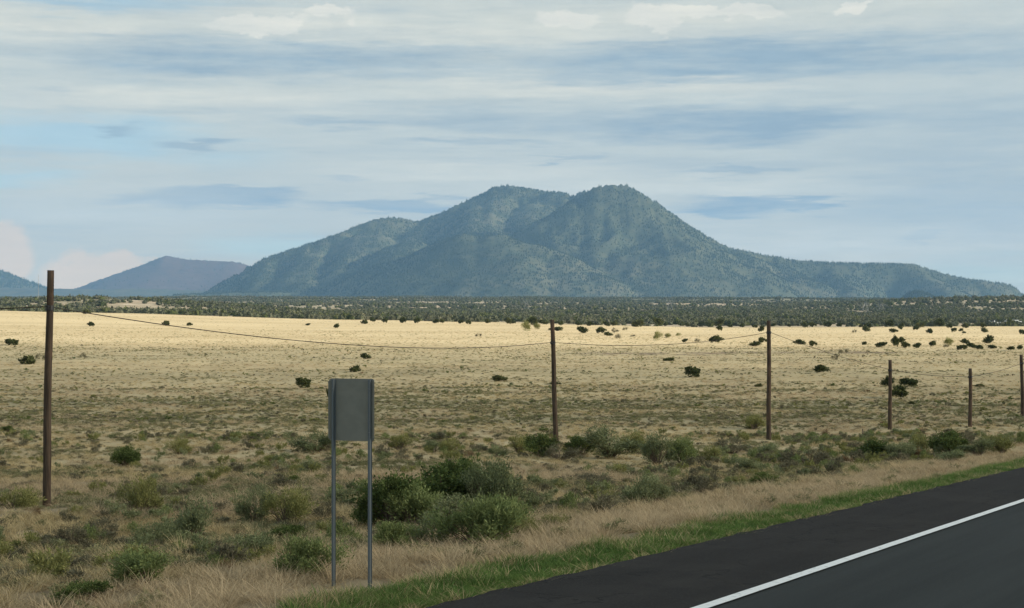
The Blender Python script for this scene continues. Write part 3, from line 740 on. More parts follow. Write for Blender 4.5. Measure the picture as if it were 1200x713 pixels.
cover_hill(HX4, HY4, HH4, 2500, 6, 10, 'hill_wood', 'dark trees covering the small cone hill', .3)
cover_hill(HX2, HY2, HH2, 9000, 8, 14, 'hill_wood', 'trees covering the far left hill', .4)
cover_hill(HX1, HY1, HH1, 3500, 5, 8, 'hill_wood', 'scattered trees on the brownish cone hill', .55)

# ------------------------------------------------------------------ counted shrubs of the plain
GRP_N = 'shrubs among the near dry grass'; GRP_F = 'junipers dotted over the plain'
count = {}
def shrub(px, row, wpx, hpx, kind, label, name='shrub', cat='shrub', group=GRP_N, parts=True, dz=0.0):
    x, y, z = at(px, row); W = wpx*y/F*(1.28 if parts else 1.1); H = hpx*y/F*(1.22 if parts else 1.1)
    i = count.get(kind, 0); count[kind] = i+1
    fo, st = SHRUB[kind][i % len(SHRUB[kind])]
    z = float(hz(x, y, False))
    rz = random.uniform(0, 6.28)
    yy = y+W*0.25
    z = float(hz(x, yy, False))
    if parts:
        e = link(name, None); e.location = (x, yy, z-.03); e.rotation_euler = (0, 0, rz); e.scale = (W, W, H)
        link('foliage', fo, e); link('stems', st, e)
    else:
        e = link(name, fo); e.location = (x, yy, z-.05); e.rotation_euler = (0, 0, rz); e.scale = (W, W, H)
    tag(e, label, cat, group)
near_list = [
 (518, 603, 96, 58, 'green', 'dark green leafy bush at the back of the big thicket right of the sign'),
 (462, 622, 84, 62, 'green', 'dark green bush forming the left end of the thicket beside the sign post'),
 (428, 620, 36, 36, 'green', 'small dark green bush seen just behind the right sign post'),
 (575, 606, 62, 62, 'sage', 'rounded grey green bush at the right end of the thicket behind the pale one'),
 (560, 644, 104, 64, 'light', 'broad light green feathery bush at the front of the thicket'),
 (508, 642, 50, 40, 'sage', 'blue green bush at the front left of the feathery light green one'),
 (458, 648, 62, 36, 'light', 'low pale green bush directly right of the sign post foot'),
 (612, 632, 44, 26, 'olive', 'low olive clump trailing off the right side of the thicket'),
 (492, 600, 70, 36, 'olive', 'olive bush with rusty stems in the middle of the thicket'),
 (545, 600, 60, 60, 'green', 'dark green bush in the middle of the thicket between its left and right ends'),
 (485, 622, 60, 50, 'light', 'yellowish green bush filling the thicket between its dark left end and centre'),
 (596, 624, 54, 44, 'light', 'light green bush at the right of the thicket below the rounded grey green one'),
 (535, 622, 60, 40, 'sage', 'grey green bush in the thicket just behind the feathery light green one'),
 (757, 596, 54, 38, 'sage', 'neat dome of blue green brush above the right part of the verge'),
 (708, 604, 60, 32, 'grey', 'grey olive brush left of the blue green dome'),
 (664, 602, 54, 16, 'grey', 'flat dark mat of brush between thicket and dome bush'),
 (690, 572, 80, 16, 'grey', 'wide flat grey mat behind the blue green dome'),
 (650, 622, 50, 18, 'olive', 'low olive weeds right of the thicket above the tan fringe'),
 (332, 616, 58, 44, 'olive', 'round yellow green bush left of the sign'),
 (298, 612, 42, 42, 'sage', 'grey green bush touching the left side of the round yellow green one'),
 (360, 684, 84, 52, 'light', 'wide green bush at the foot of the left sign post'),
 (284, 662, 62, 34, 'sage', 'low dome of grey green brush left of the bush by the sign foot'),
 (262, 676, 36, 20, 'rust', 'small rust brown clump in front of the low grey green dome'),
 (165, 692, 72, 48, 'light', 'ragged green bush near the bottom left in front of the pale grass mound'),
 (182, 654, 52, 40, 'sage', 'grey green bush behind the ragged green one at lower left'),
 (226, 640, 72, 52, 'sage', 'loose grey green bush between pole and sign, widest of its neighbours'),
 (162, 604, 52, 44, 'olive', 'pale olive bush right of the tall left pole'),
 (82, 642, 46, 32, 'grey', 'dark grey twiggy bush just right below the foot of the left pole'),
 (114, 634, 44, 26, 'grey', 'lighter grey twiggy bush beside the dark one near the left pole foot'),
 (12, 602, 54, 30, 'olive', 'olive bush at the left edge of view beside the pole'),
 (48, 646, 40, 14, 'grey', 'flat dark mat of twigs left below the tall pole'),
 (98, 706, 62, 24, 'green', 'low dark green brush at the bottom left corner'),
 (38, 612, 26, 18, 'rust', 'rusty brown clump between the left pole and the edge of view'),
 (244, 606, 48, 22, 'grey', 'low grey brush above the loose grey green bush'),
 (376, 612, 34, 24, 'grey', 'grey brush just left of the left sign post at mid height'),
 (342, 634, 50, 18, 'green', 'dark low bush between the yellow green bush and the sign foot bush'),
 (400, 640, 30, 22, 'grey', 'grey brush seen between the two sign posts'),
 (400, 596, 44, 22, 'sage', 'pale sage clump seen between the sign posts below the panel'),
 (142, 549, 36, 25, 'green', 'dark rounded bush alone in dry grass right of the tall left pole'),
 (181, 556, 22, 11, 'grey', 'small grey bush just right of the lone dark rounded one'),
 (182, 566, 20, 11, 'sage', 'small sage bush below the small grey one right of the lone dark bush'),
 (208, 534, 30, 20, 'olive', 'olive bush up slope to the right of the lone dark one'),
 (213, 578, 20, 14, 'grey', 'small dark bush between the lone dark bush and the round yellow green one'),
 (24, 524, 18, 6, 'grey', 'tiny grey clump left of the tall pole in dry grass'),
 (8, 507, 14, 8, 'green', 'tiny dark shrub at the left edge above the grey clump'),
 (72, 580, 30, 10, 'grey', 'low grey green patch of brush just right of the tall pole'),
 (297, 518, 14, 10, 'green', 'small dark double shrub left of the sign panel at its lower height'),
 (248, 532, 24, 13, 'grey', 'grey brown dead looking bush right of the olive bush up slope'),
 (317, 541, 24, 8, 'olive', 'low olive clump left of the sign in open grass'),
 (368, 531, 48, 24, 'sage', 'spreading sage bush touching the left side of the sign panel'),
 (360, 555, 30, 16, 'sage', 'sage bush a little below the one touching the sign panel'),
 (342, 571, 22, 14, 'green', 'small dark shrub above the round yellow green bush'),
 (378, 566, 20, 9, 'green', 'small dark shrub right beside the left sign post'),
 (468, 528, 30, 18, 'olive', 'round olive bush just right of the sign panel'),
 (446, 536, 22, 15, 'grey', 'grey weed bush half behind the right sign post under the panel'),
 (508, 531, 24, 14, 'sage', 'left one of two touching bushes between sign and second pole'),
 (528, 532, 24, 18, 'olive', 'right one of two touching bushes between sign and second pole'),
 (548, 536, 18, 8, 'rust', 'low brown clump right of the two touching bushes'),
 (582, 537, 22, 14, 'sage', 'small sage bush left of the dark bush at the second pole'),
 (608, 531, 30, 20, 'olive', 'olive bush left of the second pole before the dark one'),
 (632, 537, 40, 28, 'green', 'very dark bush at the left foot of the second pole'),
 (656, 540, 40, 20, 'grey', 'grey brush standing right at the foot of the second pole'),
 (682, 536, 36, 24, 'green', 'dark green bush just right of the second pole'),
 (714, 538, 56, 36, 'sage', 'large grey green bush right of the second pole'),
 (742, 532, 34, 26, 'olive', 'olive bush right of the large grey green one'),
 (772, 547, 38, 36, 'sage', 'tall grey green bush halfway between second and third pole'),
 (802, 546, 40, 34, 'light', 'light green bush on the right of the tall grey green one'),
 (836, 542, 34, 18, 'olive', 'low olive bush left of the third pole'),
 (858, 533, 44, 18, 'grey', 'grey brush in front of the third pole on its left'),
 (886, 504, 30, 18, 'olive', 'yellow olive bush standing just left behind the third pole'),
 (904, 536, 44, 16, 'sage', 'sage brush right under the foot of the third pole'),
 (880, 556, 34, 19, 'sage', 'blue green dome bush below the third pole'),
 (896, 571, 34, 17, 'green', 'dark low bush in front of the blue green dome below the third pole'),
 (828, 584, 24, 21, 'grey', 'dark grey twiggy bush standing alone near the tan fringe'),
 (952, 548, 56, 26, 'grey', 'broad dark grey brush right of the third pole'),
 (932, 521, 30, 10, 'grey', 'small grey brush behind the broad dark grey one'),
 (968, 513, 14, 10, 'rust', 'small rust coloured shrub right of the third pole'),
 (1027, 540, 44, 24, 'green', 'dark green bush under the thin stake'),
 (1060, 539, 40, 20, 'sage', 'sage bush right of the dark one near the thin stake'),
 (1078, 536, 24, 28, 'olive', 'yellowish upright bush in the thicket left of the fifth pole'),
 (1113, 534, 42, 28, 'green', 'tallest dark green bush of the right hand thicket'),
 (1122, 541, 40, 14, 'sage', 'low pale sage mound in front of the tallest dark green bush'),
 (1150, 534, 34, 20, 'sage', 'sage bush right of the fifth pole'),
 (1180, 531, 40, 22, 'olive', 'olive bush in the thicket near the right edge of view'),
 (1198, 524, 20, 18, 'light', 'light green bush cut by the right edge of view'),
 (1082, 512, 16, 10, 'rust', 'small brown shrub between the fourth and fifth poles'),
 (1000, 527, 30, 10, 'grey', 'low grey brush left of the thin stake'),
]
for px, row, wp, hp, kd, lb in near_list: shrub(px, row, wp, hp, kd, lb)
jun = [
 (813, 443, 19, 14, 'dark square juniper right below the sagging wire between second and third poles'),
 (584, 448, 20, 8, 'dark flat juniper alone on the plain between sign and second pole'),
 (417, 437, 15, 9, 'round dark juniper just above the top of the sign panel'),
 (427, 421, 12, 7, 'small dark juniper farther out above the sign'),
 (355, 455, 18, 13, 'dark juniper a little left of the top of the sign panel'),
 (386, 471, 9, 15, 'dark juniper mostly hidden by the left edge of the sign panel'),
 (650, 451, 15, 4, 'very low dark bush crossed by the second pole'),
 (31, 428, 20, 11, 'largest dark juniper of a pair left of the tall pole'),
 (46, 423, 14, 11, 'grey feathery shrub behind the larger juniper left of the tall pole'),
 (97, 421, 11, 8, 'small grey juniper right of the tall pole on the pale plain'),
 (12, 405, 16, 8, 'rounded juniper near the left edge above the pair'),
 (96, 406, 4, 3, 'tiny tuft above the small grey juniper right of the tall pole'),
 (100, 369, 12, 6, 'dark juniper on the far edge of the plain just right of the tall pole'),
 (105, 383, 10, 6, 'squat juniper below the one on the far edge near the tall pole'),
 (194, 382, 10, 6, 'left one of two squat junipers just under the wire at left'),
 (222, 382, 7, 4, 'right one of two squat junipers just under the wire at left'),
 (361, 382, 6, 3, 'tiny brown shrub on the bright plain left of the sign'),
 (395, 385, 9, 6, 'small dark juniper on the bright plain above the left part of the sign'),
 (427, 380, 9, 5, 'small juniper near the far edge above the right part of the sign'),
 (561, 395, 9, 5, 'faint grey shrub on the bright plain between sign and second pole'),
 (616, 388, 14, 12, 'tall light green shrub left of the top of the second pole'),
 (628, 386, 9, 8, 'dark juniper close beside the tall light green shrub'),
 (652, 388, 16, 5, 'flat dark shrub just right of the top of the second pole'),
 (682, 392, 13, 9, 'round dark juniper right of the second pole top'),
 (705, 391, 13, 8, 'left and larger bush of a dark pair beyond the round juniper'),
 (712, 394, 10, 5, 'low bush in front of the dark pair right of the second pole'),
 (721, 391, 10, 7, 'pale grey bush touching the dark pair'),
 (725, 398, 10, 7, 'grey brown rounded bush in front of the pale grey one'),
 (733, 388, 8, 6, 'dark juniper behind the pale grey bush'),
 (742, 395, 8, 3, 'tiny low shrub right of the grey brown rounded bush'),
 (771, 399, 12, 11, 'pale upright shrub above the wire midway between second and third poles'),
 (784, 396, 8, 6, 'small juniper right of the pale upright shrub'),
 (795, 394, 7, 4, 'smallest juniper in the line right of the pale upright shrub'),
 (783, 424, 14, 5, 'low dark bush beside the dark rocky streak on the plain'),
 (803, 402, 7, 5, 'small dark juniper just above the wire left of the third pole'),
 (817, 402, 9, 6, 'small grey bush above the wire left of the big round juniper'),
 (841, 402, 19, 9, 'big round juniper above the wire left of the third pole'),
 (886, 406, 14, 6, 'low dark bush touching the left side of the third pole'),
 (894, 402, 10, 7, 'dark juniper right behind the third pole beside the low bush'),
 (893, 390, 8, 8, 'juniper beyond the third pole top near the wood'),
 (843, 388, 8, 7, 'juniper near the far edge above the big round one'),
 (937, 404, 14, 6, 'flat olive bush first to the right of the third pole'),
 (953, 406, 9, 7, 'small round bush second to the right of the third pole'),
 (990, 416, 14, 10, 'grey round juniper above the wire right of the third pole'),
 (979, 423, 10, 9, 'small dark juniper touching the wire below the grey round one'),
 (963, 438, 19, 10, 'wide dark juniper below the wire right of the third pole'),
 (890, 454, 10, 5, 'tiny low dark bush left of the third pole at mid height'),
 (1042, 453, 15, 12, 'dark juniper behind the fourth pole'),
 (1068, 454, 22, 11, 'dark wide juniper right of the fourth pole'),
 (1055, 468, 21, 16, 'largest dark juniper leaning against the view of the fourth pole'),
 (1068, 474, 9, 4, 'tiny dark shrub below the junipers at the fourth pole'),
 (1149, 454, 14, 4, 'low dark shrub right of the fifth pole'),
 (1013, 405, 6, 5, 'lone tiny juniper on the bright plain left of the juniper clump'),
 (1034, 408, 14, 7, 'left end of the juniper clump on the bright plain'),
 (1049, 407, 10, 14, 'tallest juniper of the clump on the bright plain'),
 (1057, 402, 9, 7, 'juniper at the back of the clump on the bright plain'),
 (1062, 408, 10, 8, 'right end of the juniper clump on the bright plain'),
 (1076, 409, 10, 7, 'square juniper just right of the juniper clump'),
 (1095, 406, 12, 7, 'oval juniper standing second right of the juniper clump'),
 (1113, 405, 13, 10, 'pale bushy juniper above the fifth pole, left of it'),
 (1109, 408, 10, 5, 'grey low shrub at the foot of the pale bushy juniper'),
 (1131, 403, 10, 6, 'small round juniper directly above the fifth pole'),
 (1129, 410, 13, 6, 'left bush of a low row above the fifth pole'),
 (1139, 409, 12, 7, 'middle bush of the low row above the fifth pole'),
 (1148, 410, 11, 6, 'right bush of the low row above the fifth pole'),
 (1160, 403, 12, 10, 'tall round juniper right of the fifth pole on the bright plain'),
 (1164, 409, 10, 5, 'low juniper under the tall round one on the bright plain'),
 (1173, 409, 4, 3, 'tiny pale tuft between the low juniper and the right edge pair'),
 (1186, 411, 10, 5, 'left bush of a pair by the right edge of the bright plain'),
 (1197, 410, 9, 6, 'right bush of a pair cut by the right edge of view'),
 (1002, 391, 7, 6, 'grey bush on the far edge line above the wire end'),
 (1015, 389, 9, 7, 'brownish juniper on the far edge above the juniper clump'),
 (1048, 390, 10, 5, 'flat dark juniper on the far edge above the juniper clump'),
 (1055, 387, 6, 5, 'small juniper touching the wood above the juniper clump'),
 (1074, 387, 8, 5, 'dark juniper on the far edge above the square juniper'),
 (1090, 391, 8, 6, 'round juniper alone between far edge and oval juniper'),
 (1118, 389, 7, 5, 'dark juniper in a group of three below the wood'),
 (1127, 389, 6, 4, 'middle juniper of a group of three below the wood'),
 (1130, 391, 5, 3, 'smallest juniper of a group of three below the wood'),
 (1154, 390, 8, 6, 'round juniper on the far edge below the white buildings'),
 (1198, 392, 7, 6, 'juniper on the far edge cut by the right edge of view'),
]
for px, row, wp, hp, lb in jun:
    kd = 'juniper' if not ('grey' in lb or 'pale' in lb or 'light' in lb) else 'grey' if 'grey' in lb else 'olive'
    shrub(px, row, wp*1.05, hp*1.05, kd, lb, 'juniper' if kd == 'juniper' else 'shrub', 'juniper' if kd == 'juniper' else 'shrub', GRP_F, parts=False)

ORD = ('first', 'second', 'third', 'fourth', 'fifth', 'sixth', 'seventh', 'eighth', 'ninth', 'tenth', 'eleventh', 'twelfth', 'thirteenth', 'fourteenth', 'fifteenth', 'sixteenth')
MARKS = [(411, 'the road sign'), (647, 'the second pole'), (901, 'the third pole'), (1043, 'the fourth pole'), (1137, 'the fifth pole')]
ordc = {}
for i in range(44):
    px = 430+732*(i+.5+random.uniform(-.45, .45))/44; wd = random.choice((7, 8, 9, 11, 13))
    mk_ = [m_[1] for m_ in MARKS if px > m_[0]][-1]; k_ = ordc.get(mk_, 0); ordc[mk_] = k_+1
    shrub(px, np.interp(px, [400, 600, 700, 1200], [376.5, 379.5, 382, 384])+random.uniform(0, 1.6), wd, wd*random.uniform(.5, .85), 'juniper',
          'dark juniper at the wood edge, '+ORD[k_]+' in line right of '+mk_, 'juniper', 'juniper', 'ragged row of junipers along the wood edge', parts=False)
# ------------------------------------------------------------------ poles and wire
m, g, o = material('weathered_pole'); P_ = pos(g)
gr = g.noise(g.vscale(P_, (30, 30, 1.2)), 1.0, 5, .65); bl_ = g.noise(P_, 1.3, 4, .6)
c = g.mix(g.smooth(gr, .35, .65), (.040, .029, .022), (.10, .073, .052)); c = g.mix(g.mul(g.smooth(bl_, .5, .65), .6), c, (.14, .09, .062))
principled(g, o, c, .9, gr, .7, .012, spec=.15); M['pole'] = m
m, g, o = material('dark_metal'); principled(g, o, (.05, .05, .052), .5, metal=.6); M['metal'] = m
m, g, o = material('cable_rubber'); principled(g, o, (.035, .028, .022), .7); M['cable'] = m
def lathe_path(pts, rad_, n=10, jit=0.0, seed=0):
    """tube through points with radii"""
    r = np.random.default_rng(seed); V = []; Fc = []
    P = [Vector(p) for p in pts]
    for i, p in enumerate(P):
        t = (P[min(i+1, len(P)-1)]-P[max(i-1, 0)]).normalized()
        a = t.orthogonal().normalized() if abs(t.z) < .9 else Vector((1, 0, 0)); b = t.cross(a).normalized(); a = b.cross(t).normalized()
        for k in range(n):
            q = rad_[i]*(1+jit*r.normal()); V.append(tuple(p+a*q*math.cos(k*2*math.pi/n)+b*q*math.sin(k*2*math.pi/n)))
    for i in range(len(P)-1):
        for k in range(n): Fc.append((i*n+k, i*n+(k+1) % n, (i+1)*n+(k+1) % n, (i+1)*n+k))
    Fc.append(tuple(range(n))[::-1]); Fc.append(tuple((len(P)-1)*n+k for k in range(n)))
    return V, Fc
poles = [  # base px, base row, top px, top row, width px, wire row, label
 (-250, 612, -244, 290, 9.5, 338, None),
 (54, 598, 59, 317, 9.0, 361, 'tall dark brown pole at far left standing higher than the horizon'),
 (652, 526, 647, 375, 5.6, 402, 'brown pole right of the sign, leaning slightly left, second in the line'),
 (901, 516, 901, 376, 5.2, 390, 'straight dark pole whose top meets the wood, right of the big round juniper'),
 (1043, 504, 1043, 422, 4.4, 434, 'short pole standing before the three dark junipers'),
 (1137, 503, 1137, 432, 4.4, 442, 'shortest reddish pole with nothing beside it near the right'),
 (1198.5, 488, 1197, 416, 4.2, 426, 'pole cut by the right edge of view'),
]
wire_pts = []
for i, (bx, br, tx, tr, wp, wr, lb) in enumerate(poles):
    x, y, z = at(bx, br); z = float(hz(x, y)); rad_ = wp*y/F/2
    hgt = EZ+(HROW-tr)/F*y-z; dx_ = (tx-600)/F*y-x
    if i == 0: x, y, z = -26.5, 38.0, float(hz(-26.5, 38.0)); hgt = 6.0; dx_ = .1; rad_ = .09; lb = 'brown pole out past the left edge carrying the wire'
    e = link('telegraph_pole', None, loc=(x, y, z)); tag(e, lb, 'pole', 'line of wooden poles across the plain')
    zs = np.linspace(-.4, hgt, 14)
    pts = [(dx_*q/hgt+.012*math.sin(q*1.3+i), .01*math.cos(q*1.7), q) for q in zs]
    V, Fc = lathe_path(pts, [rad_*(1.1-.22*max(q, 0)/hgt) for q in zs], 12, .03, i)
    link('shaft', mesh('shaft', V, Fc, M['pole'], True), e)
    wz = EZ+(HROW-wr)/F*y if i else z+5.1
    t = (wz-z)/hgt; cx = dx_*t
    V, Fc = lathe_path([(cx, 0, wz-z-.06), (cx, 0, wz-z+.06)], [rad_*1.12]*2, 12)
    link('clamp_band', mesh('clamp_band', V, Fc, M['metal']), e)
    V, Fc = lathe_path([(cx, -rad_*.8, wz-z-.03), (cx, -rad_-.05, wz-z-.03), (cx, -rad_-.06, wz-z+.05)], [.02, .03, .028], 8)
    link('insulator', mesh('insulator', V, Fc, M['metal']), e)
    wire_pts.append((x+cx, y-rad_-.06, wz+.03))
sags = [.30, .55, .35, .12, .12, .1]
WP = []
for i, (a, b) in enumerate(zip(wire_pts[:-1], wire_pts[1:])):
    n = 26
    for k in range(n):
        t = k/n; WP.append((a[0]+(b[0]-a[0])*t, a[1]+(b[1]-a[1])*t, a[2]+(b[2]-a[2])*t-sags[i]*4*t*(1-t)))
WP.append(wire_pts[-1]); lx, ly_, lz = wire_pts[-1]
WP += [(lx+12, ly_+9, lz-.2), (lx+26, ly_+20, lz+.1)]
V, Fc = lathe_path(WP, [.012]*len(WP), 6)
tag(link('overhead_wire', mesh('overhead_wire', V, Fc, M['cable'], True)), 'single dark sagging wire strung from pole to pole over the plain', 'wire')
# thin stake
x, y, z = at(1011, 516)
V, Fc = lathe_path([(0, 0, -.2), (.01, 0, .4), (0, 0, 14*y/F)], [.03, .028, .026], 7)
tag(link('stake', mesh('stake', V, Fc, M['twig']), loc=(x, y, z)), 'thin grey stake in brush between third and fourth poles', 'stake')

# ------------------------------------------------------------------ road sign seen from behind
m, g, o = material('sign_back'); P_ = pos(g)
n = g.noise(P_, 9.0, 5, .6)
c = g.mix(g.smooth(n, .35, .7), (.21, .215, .19), (.235, .24, .21)); principled(g, o, c, .9, metal=0, spec=.15); M['panel'] = m
m, g, o = material('galvanised_post'); P_ = pos(g)
n = g.noise(g.vscale(P_, (20, 20, 4)), 1.0, 5, .6)
c = g.mix(n, (.09, .115, .13), (.155, .18, .195)); principled(g, o, c, .45, metal=.3, spec=.5); M['post'] = m
sx, sy, sz = at(411, 691)
ysc = sy/F
root = link('road_sign', None, loc=(sx, sy, sz)); root.rotation_euler = (0, 0, R(-14))
tag(root, 'grey back of a blank road sign on two thin steel posts by the verge', 'sign')
topz = EZ+(HROW-444)/F*sy-sz; botz = EZ+(HROW-517)/F*sy-sz; hw = 28*ysc
def rounded_plate(w_, z0, z1, y0, t, r_):
    pts = []
    for cx, cz, a0 in ((w_-r_, z1-r_, 0), (-w_+r_, z1-r_, 90), (-w_+r_, z0+r_, 180), (w_-r_, z0+r_, 270)):
        for k in range(7): a = R(a0+15*k); pts.append((cx+r_*math.cos(a), cz+r_*math.sin(a)))
    n = len(pts); V = [(p[0], y0, p[1]) for p in pts]+[(p[0], y0+t, p[1]) for p in pts]
    Fc = [tuple(range(n)), tuple(range(2*n-1, n-1, -1))]+[(i, i+n, (i+1) % n+n, (i+1) % n) for i in range(n)]
    return V, Fc
V, Fc = rounded_plate(hw, botz, topz, .03, .004, .03)
pn = link('panel', mesh('panel', V, Fc, M['panel']), root)
for sgn in (-1, 1):                                  # folded edge of the sheet, seen as a strip
    x0 = sgn*hw; x1 = sgn*(hw-.045)
    V = [(x0, .0, botz+.03), (x1, .026, botz+.03), (x1, .026, topz-.03), (x0, .0, topz-.03), (x0, .004, botz+.03), (x1, .0295, botz+.03), (x1, .0295, topz-.03), (x0, .004, topz-.03)]
    Fc = [(0, 1, 2, 3), (7, 6, 5, 4), (0, 4, 5, 1), (1, 5, 6, 2), (2, 6, 7, 3), (3, 7, 4, 0)]
    link('folded_edge', mesh('folded_edge', V, Fc, M['panel']), pn)
def u_post(z0, z1):
    prof = [(-.038, 0.028), (-.020, .028), (-.014, -.008), (.014, -.008), (.020, .028), (.038, .028), (.038, .024), (.023, .024), (.017, -.013), (-.017, -.013), (-.023, .024), (-.038, .024)]
    n = len(prof); V = [(p[0]*.66, p[1]-.002, z0) for p in prof]+[(p[0]*.66, p[1]-.002, z1) for p in prof]
    return V, [tuple(range(n))[::-1], tuple(range(n, 2*n))]+[(i, (i+1) % n, (i+1) % n+n, i+n) for i in range(n)]
def zpx(row, yy): return EZ+(HROW-row)/F*yy-sz
for xp in (389.5-411.5, 434.5-411.5):
    V, Fc = u_post(-.5, topz-.01)
    p = link('post', mesh('post', V, Fc, M['post']), root, (xp*ysc, -.004, 0))
    for zb in (topz-.12, botz+.10):
        V, Fc = lathe_path([(0, -.028, zb), (0, -.014, zb)], [.009, .009], 6)
        link('bolt', mesh('bolt', V, Fc, M['post']), p)

# ------------------------------------------------------------------ buildings, pylons and mast in the wood
m, g, o = material('white_siding'); principled(g, o, (.78, .78, .76), .5); M['white'] = m
m, g, o = material('tin_roof'); principled(g, o, (.62, .63, .63), .4); M['tin'] = m
m, g, o = material('dark_opening'); principled(g, o, (.03, .03, .035), .3); M['opening'] = m
m, g, o = material('pylon_steel'); principled(g, o, (.26, .27, .28), .6, metal=.0); M['pylon'] = m
def box(x0, x1, y0, y1, z0, z1):
    V = [(x, y, z) for z in (z0, z1) for y in (y0, y1) for x in (x0, x1)]
    return V, [(0, 2, 3, 1), (4, 5, 7, 6), (0, 1, 5, 4), (2, 6, 7, 3), (0, 4, 6, 2), (1, 3, 7, 5)]
def shed(px, row, wpx, hpx, Y, label):
    x = (px-600)/F*Y; k = Y/F; z = float(hz(x, Y)); zt = EZ+(HROW-row)/F*Y
    H = zt-z; W = wpx*k
    e = link('building', None, loc=(x, Y, z)); tag(e, label, 'building', 'white buildings at the edge of the wood')
    V, Fc = box(-W/2, W/2, 0, 5, -1, H-.5); link('wall', mesh('wall', V, Fc, M['white']), e)
    V = [(-W/2-.3, -.3, H-.498), (W/2+.3, -.3, H-.498), (W/2+.3, 5.3, H-.498), (-W/2-.3, 5.3, H-.498), (-W/2-.3, 2.5, H+.3), (W/2+.3, 2.5, H+.3)]
    link('roof', mesh('roof', V, [(0, 1, 5, 4), (2, 3, 4, 5), (0, 4, 3), (1, 2, 5), (0, 3, 2, 1)], M['tin']), e)
    V, Fc = box(-W*.3, -W*.3+.9, -.03, .02, -.2, 1.9); link('door', mesh('door', V, Fc, M['opening']), e)
    V, Fc = box(W*.15, W*.15+1.2, -.03, .02, .9, 1.7); link('window', mesh('window', V, Fc, M['opening']), e)
shed(1188, 376, 13, 4, 690, 'largest white building at the wood edge near the right')
shed(1173, 378.5, 8, 2, 700, 'low white shed left of the largest white building')
shed(1199, 377.5, 6, 2, 695, 'small white shed right of the largest white building')
shed(1165, 376.5, 7, 2, 850, 'small pale roofed house in the trees above the white shed')
def pylon(px, top, Y, label, base_w=6.0):
    x = (px-600)/F*Y; z = float(hz(x, Y)); H = EZ+(HROW-top)/F*Y-z
    V, Fc = [], []
    def bar(a, b, r_=.14):
        r_ *= .45
        v, f = lathe_path([a, b], [r_, r_], 4); o_ = len(V); V.extend(v); Fc.extend([tuple(i+o_ for i in q) for q in f])
    lv = 7
    ring = []
    for i in range(lv+1):
        t = i/lv; hw_ = base_w/2*(1-t)**1.1+.5; ring.append([(sx_*hw_, sy_*hw_, H*t) for sx_, sy_ in ((-1, -1), (1, -1), (1, 1), (-1, 1))])
    for i in range(lv):
        for k in range(4):
            bar(ring[i][k], ring[i+1][k], .18); bar(ring[i][k], ring[i+1][(k+1) % 4], .09); bar(ring[i+1][k], ring[i+1][(k+1) % 4], .09)
    e = link('pylon', None, loc=(x, Y, z)); tag(e, label, 'pylon', 'faint lattice pylons in the wood')
    link('lattice_tower', mesh('lattice_tower', V, Fc, M['pylon']), e)
    for zz, w_ in ((.72, 5.5), (.84, 4.5), (.95, 3.5)):
        V, Fc = [], []
        bar((-w_, 0, H*zz), (w_, 0, H*zz), .16); bar((-w_, 0, H*zz), (0, 0, H*zz+1.2), .1); bar((w_, 0, H*zz), (0, 0, H*zz+1.2), .1)
        link('cross_arm', mesh('cross_arm', V, Fc, M['pylon']), e)
pylon(617, 352, 1500, 'faint lattice pylon in the wood above the second pole')
pylon(785, 352, 1500, 'faint lattice pylon in the wood midway between second and third poles')
pylon(1014, 355, 1400, 'left one of two close faint pylons in the wood at right')
pylon(1033, 356, 1500, 'right one of two close faint pylons in the wood at right')
x, Y = (45-600)/F*1600, 1600; z = float(hz(x, Y)); H = EZ+(HROW-322)/F*Y-z
V, Fc = lathe_path([(0, 0, 0), (0, 0, H)], [.28, .12], 6)
tag(link('radio_mast', mesh('radio_mast', V, Fc, M['pylon']), loc=(x, Y, z)), 'very thin mast rising just left of the tall left pole', 'mast')

# ------------------------------------------------------------------ the cloud that shades the road and near plain
def cloud_mesh(cx, cy, cz, lx, ly, lz, seed):
    """one lumpy closed body: a squashed sphere pushed in and out by noise"""
    nu, nv = 160, 60; V = []
    u = np.linspace(0, 2*np.pi, nu, endpoint=False); v = np.linspace(0.02, np.pi-.02, nv)
    UU, VV = np.meshgrid(u, v)
    x = np.cos(UU)*np.sin(VV); y = np.sin(UU)*np.sin(VV); zz = np.cos(VV)
    rr = 1+.35*(fbm(x*2.2+9, y*2.2+zz*1.7, 5, seed, .55)-.5)+.0
    z_ = np.where(zz > 0, zz, zz*.35)
    V = np.stack([cx+x*rr*lx, cy+y*rr*ly, cz+z_*rr*lz*(.8+.6*fbm(x*4, y*4, 4, seed+3))], -1).reshape(-1, 3)
    return V, nv, nu
m, g, o = material('cloud_body')
d = g.new('ShaderNodeBsdfDiffuse'); d.inputs[0].default_value = (.85, .86, .88, 1)
t_ = g.new('ShaderNodeBsdfTranslucent'); t_.inputs[0].default_value = (.8, .82, .85, 1)
mx = g.new('ShaderNodeMixShader'); mx.inputs[0].default_value = .4
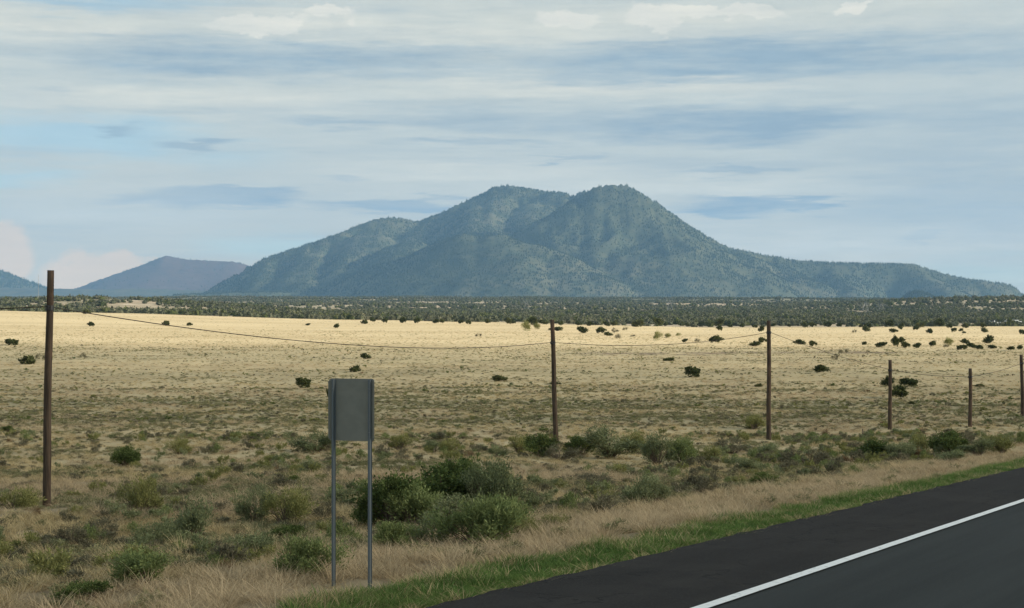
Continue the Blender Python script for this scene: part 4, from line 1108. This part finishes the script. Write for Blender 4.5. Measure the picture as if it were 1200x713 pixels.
g.L.new(d.outputs[0], mx.inputs[1]); g.L.new(t_.outputs[0], mx.inputs[2])
tp_ = g.new('ShaderNodeBsdfTransparent'); mx2 = g.new('ShaderNodeMixShader')
gc = g.new('ShaderNodeVectorMath', operation='MULTIPLY_ADD'); g.L.new(g.new('ShaderNodeTexCoord').outputs['Generated'], gc.inputs[0])
gc.inputs[1].default_value = (2, 2, 0); gc.inputs[2].default_value = (-1, -1, 0)
ln = g.new('ShaderNodeVectorMath', operation='LENGTH'); g.L.new(gc.outputs[0], ln.inputs[0])
thick = g.sub(1.0, g.smooth(g.add(ln.outputs['Value'], g.mul(g.sub(g.noise(pos(g), .004, 5, .6), .5), .25)), .50, .95))   # the cloud thins towards its rim
g.L.new(g.mul(thick, .63), mx2.inputs[0]); g.L.new(tp_.outputs[0], mx2.inputs[1]); g.L.new(mx.outputs[0], mx2.inputs[2]); g.L.new(mx2.outputs[0], o.inputs[0]); M['cloud'] = m
CZ = 2600.0
off = CZ/math.tan(SUN_EL)
# shadow centre on the ground, then back along the sun's direction
gxc, gyc = -100.0, -600.0
V, nv, nu = cloud_mesh(gxc+off*math.sin(SUN_AZ), gyc+off*math.cos(SUN_AZ), CZ, 1700, 900, 120, 5)
me = grid_mesh('cloud', V, nv, nu, M['cloud'], wrap=True)
tag(link('cloud', me), 'flat grey cloud over the road shading the near plain', kind='structure')

# ------------------------------------------------------------------ haze
V, Fc = box(-16600, 16600, -16600, 16600, -30, 980)
hb = mesh('haze', V, Fc)
m = bpy.data.materials.new('haze_air'); m.use_nodes = True; g = G(m.node_tree); g.N.clear(); o = g.new('ShaderNodeOutputMaterial')
pv_ = g.new('ShaderNodeVolumePrincipled'); pv_.inputs['Density'].default_value = HAZE
pv_.inputs['Color'].default_value = (.28, .55, .92, 1); pv_.inputs['Anisotropy'].default_value = 0.0
g.L.new(pv_.outputs[0], o.inputs['Volume']); hb.materials.append(m)
tag(link('haze', hb), kind='stuff')
print('objects', len(bpy.data.objects))
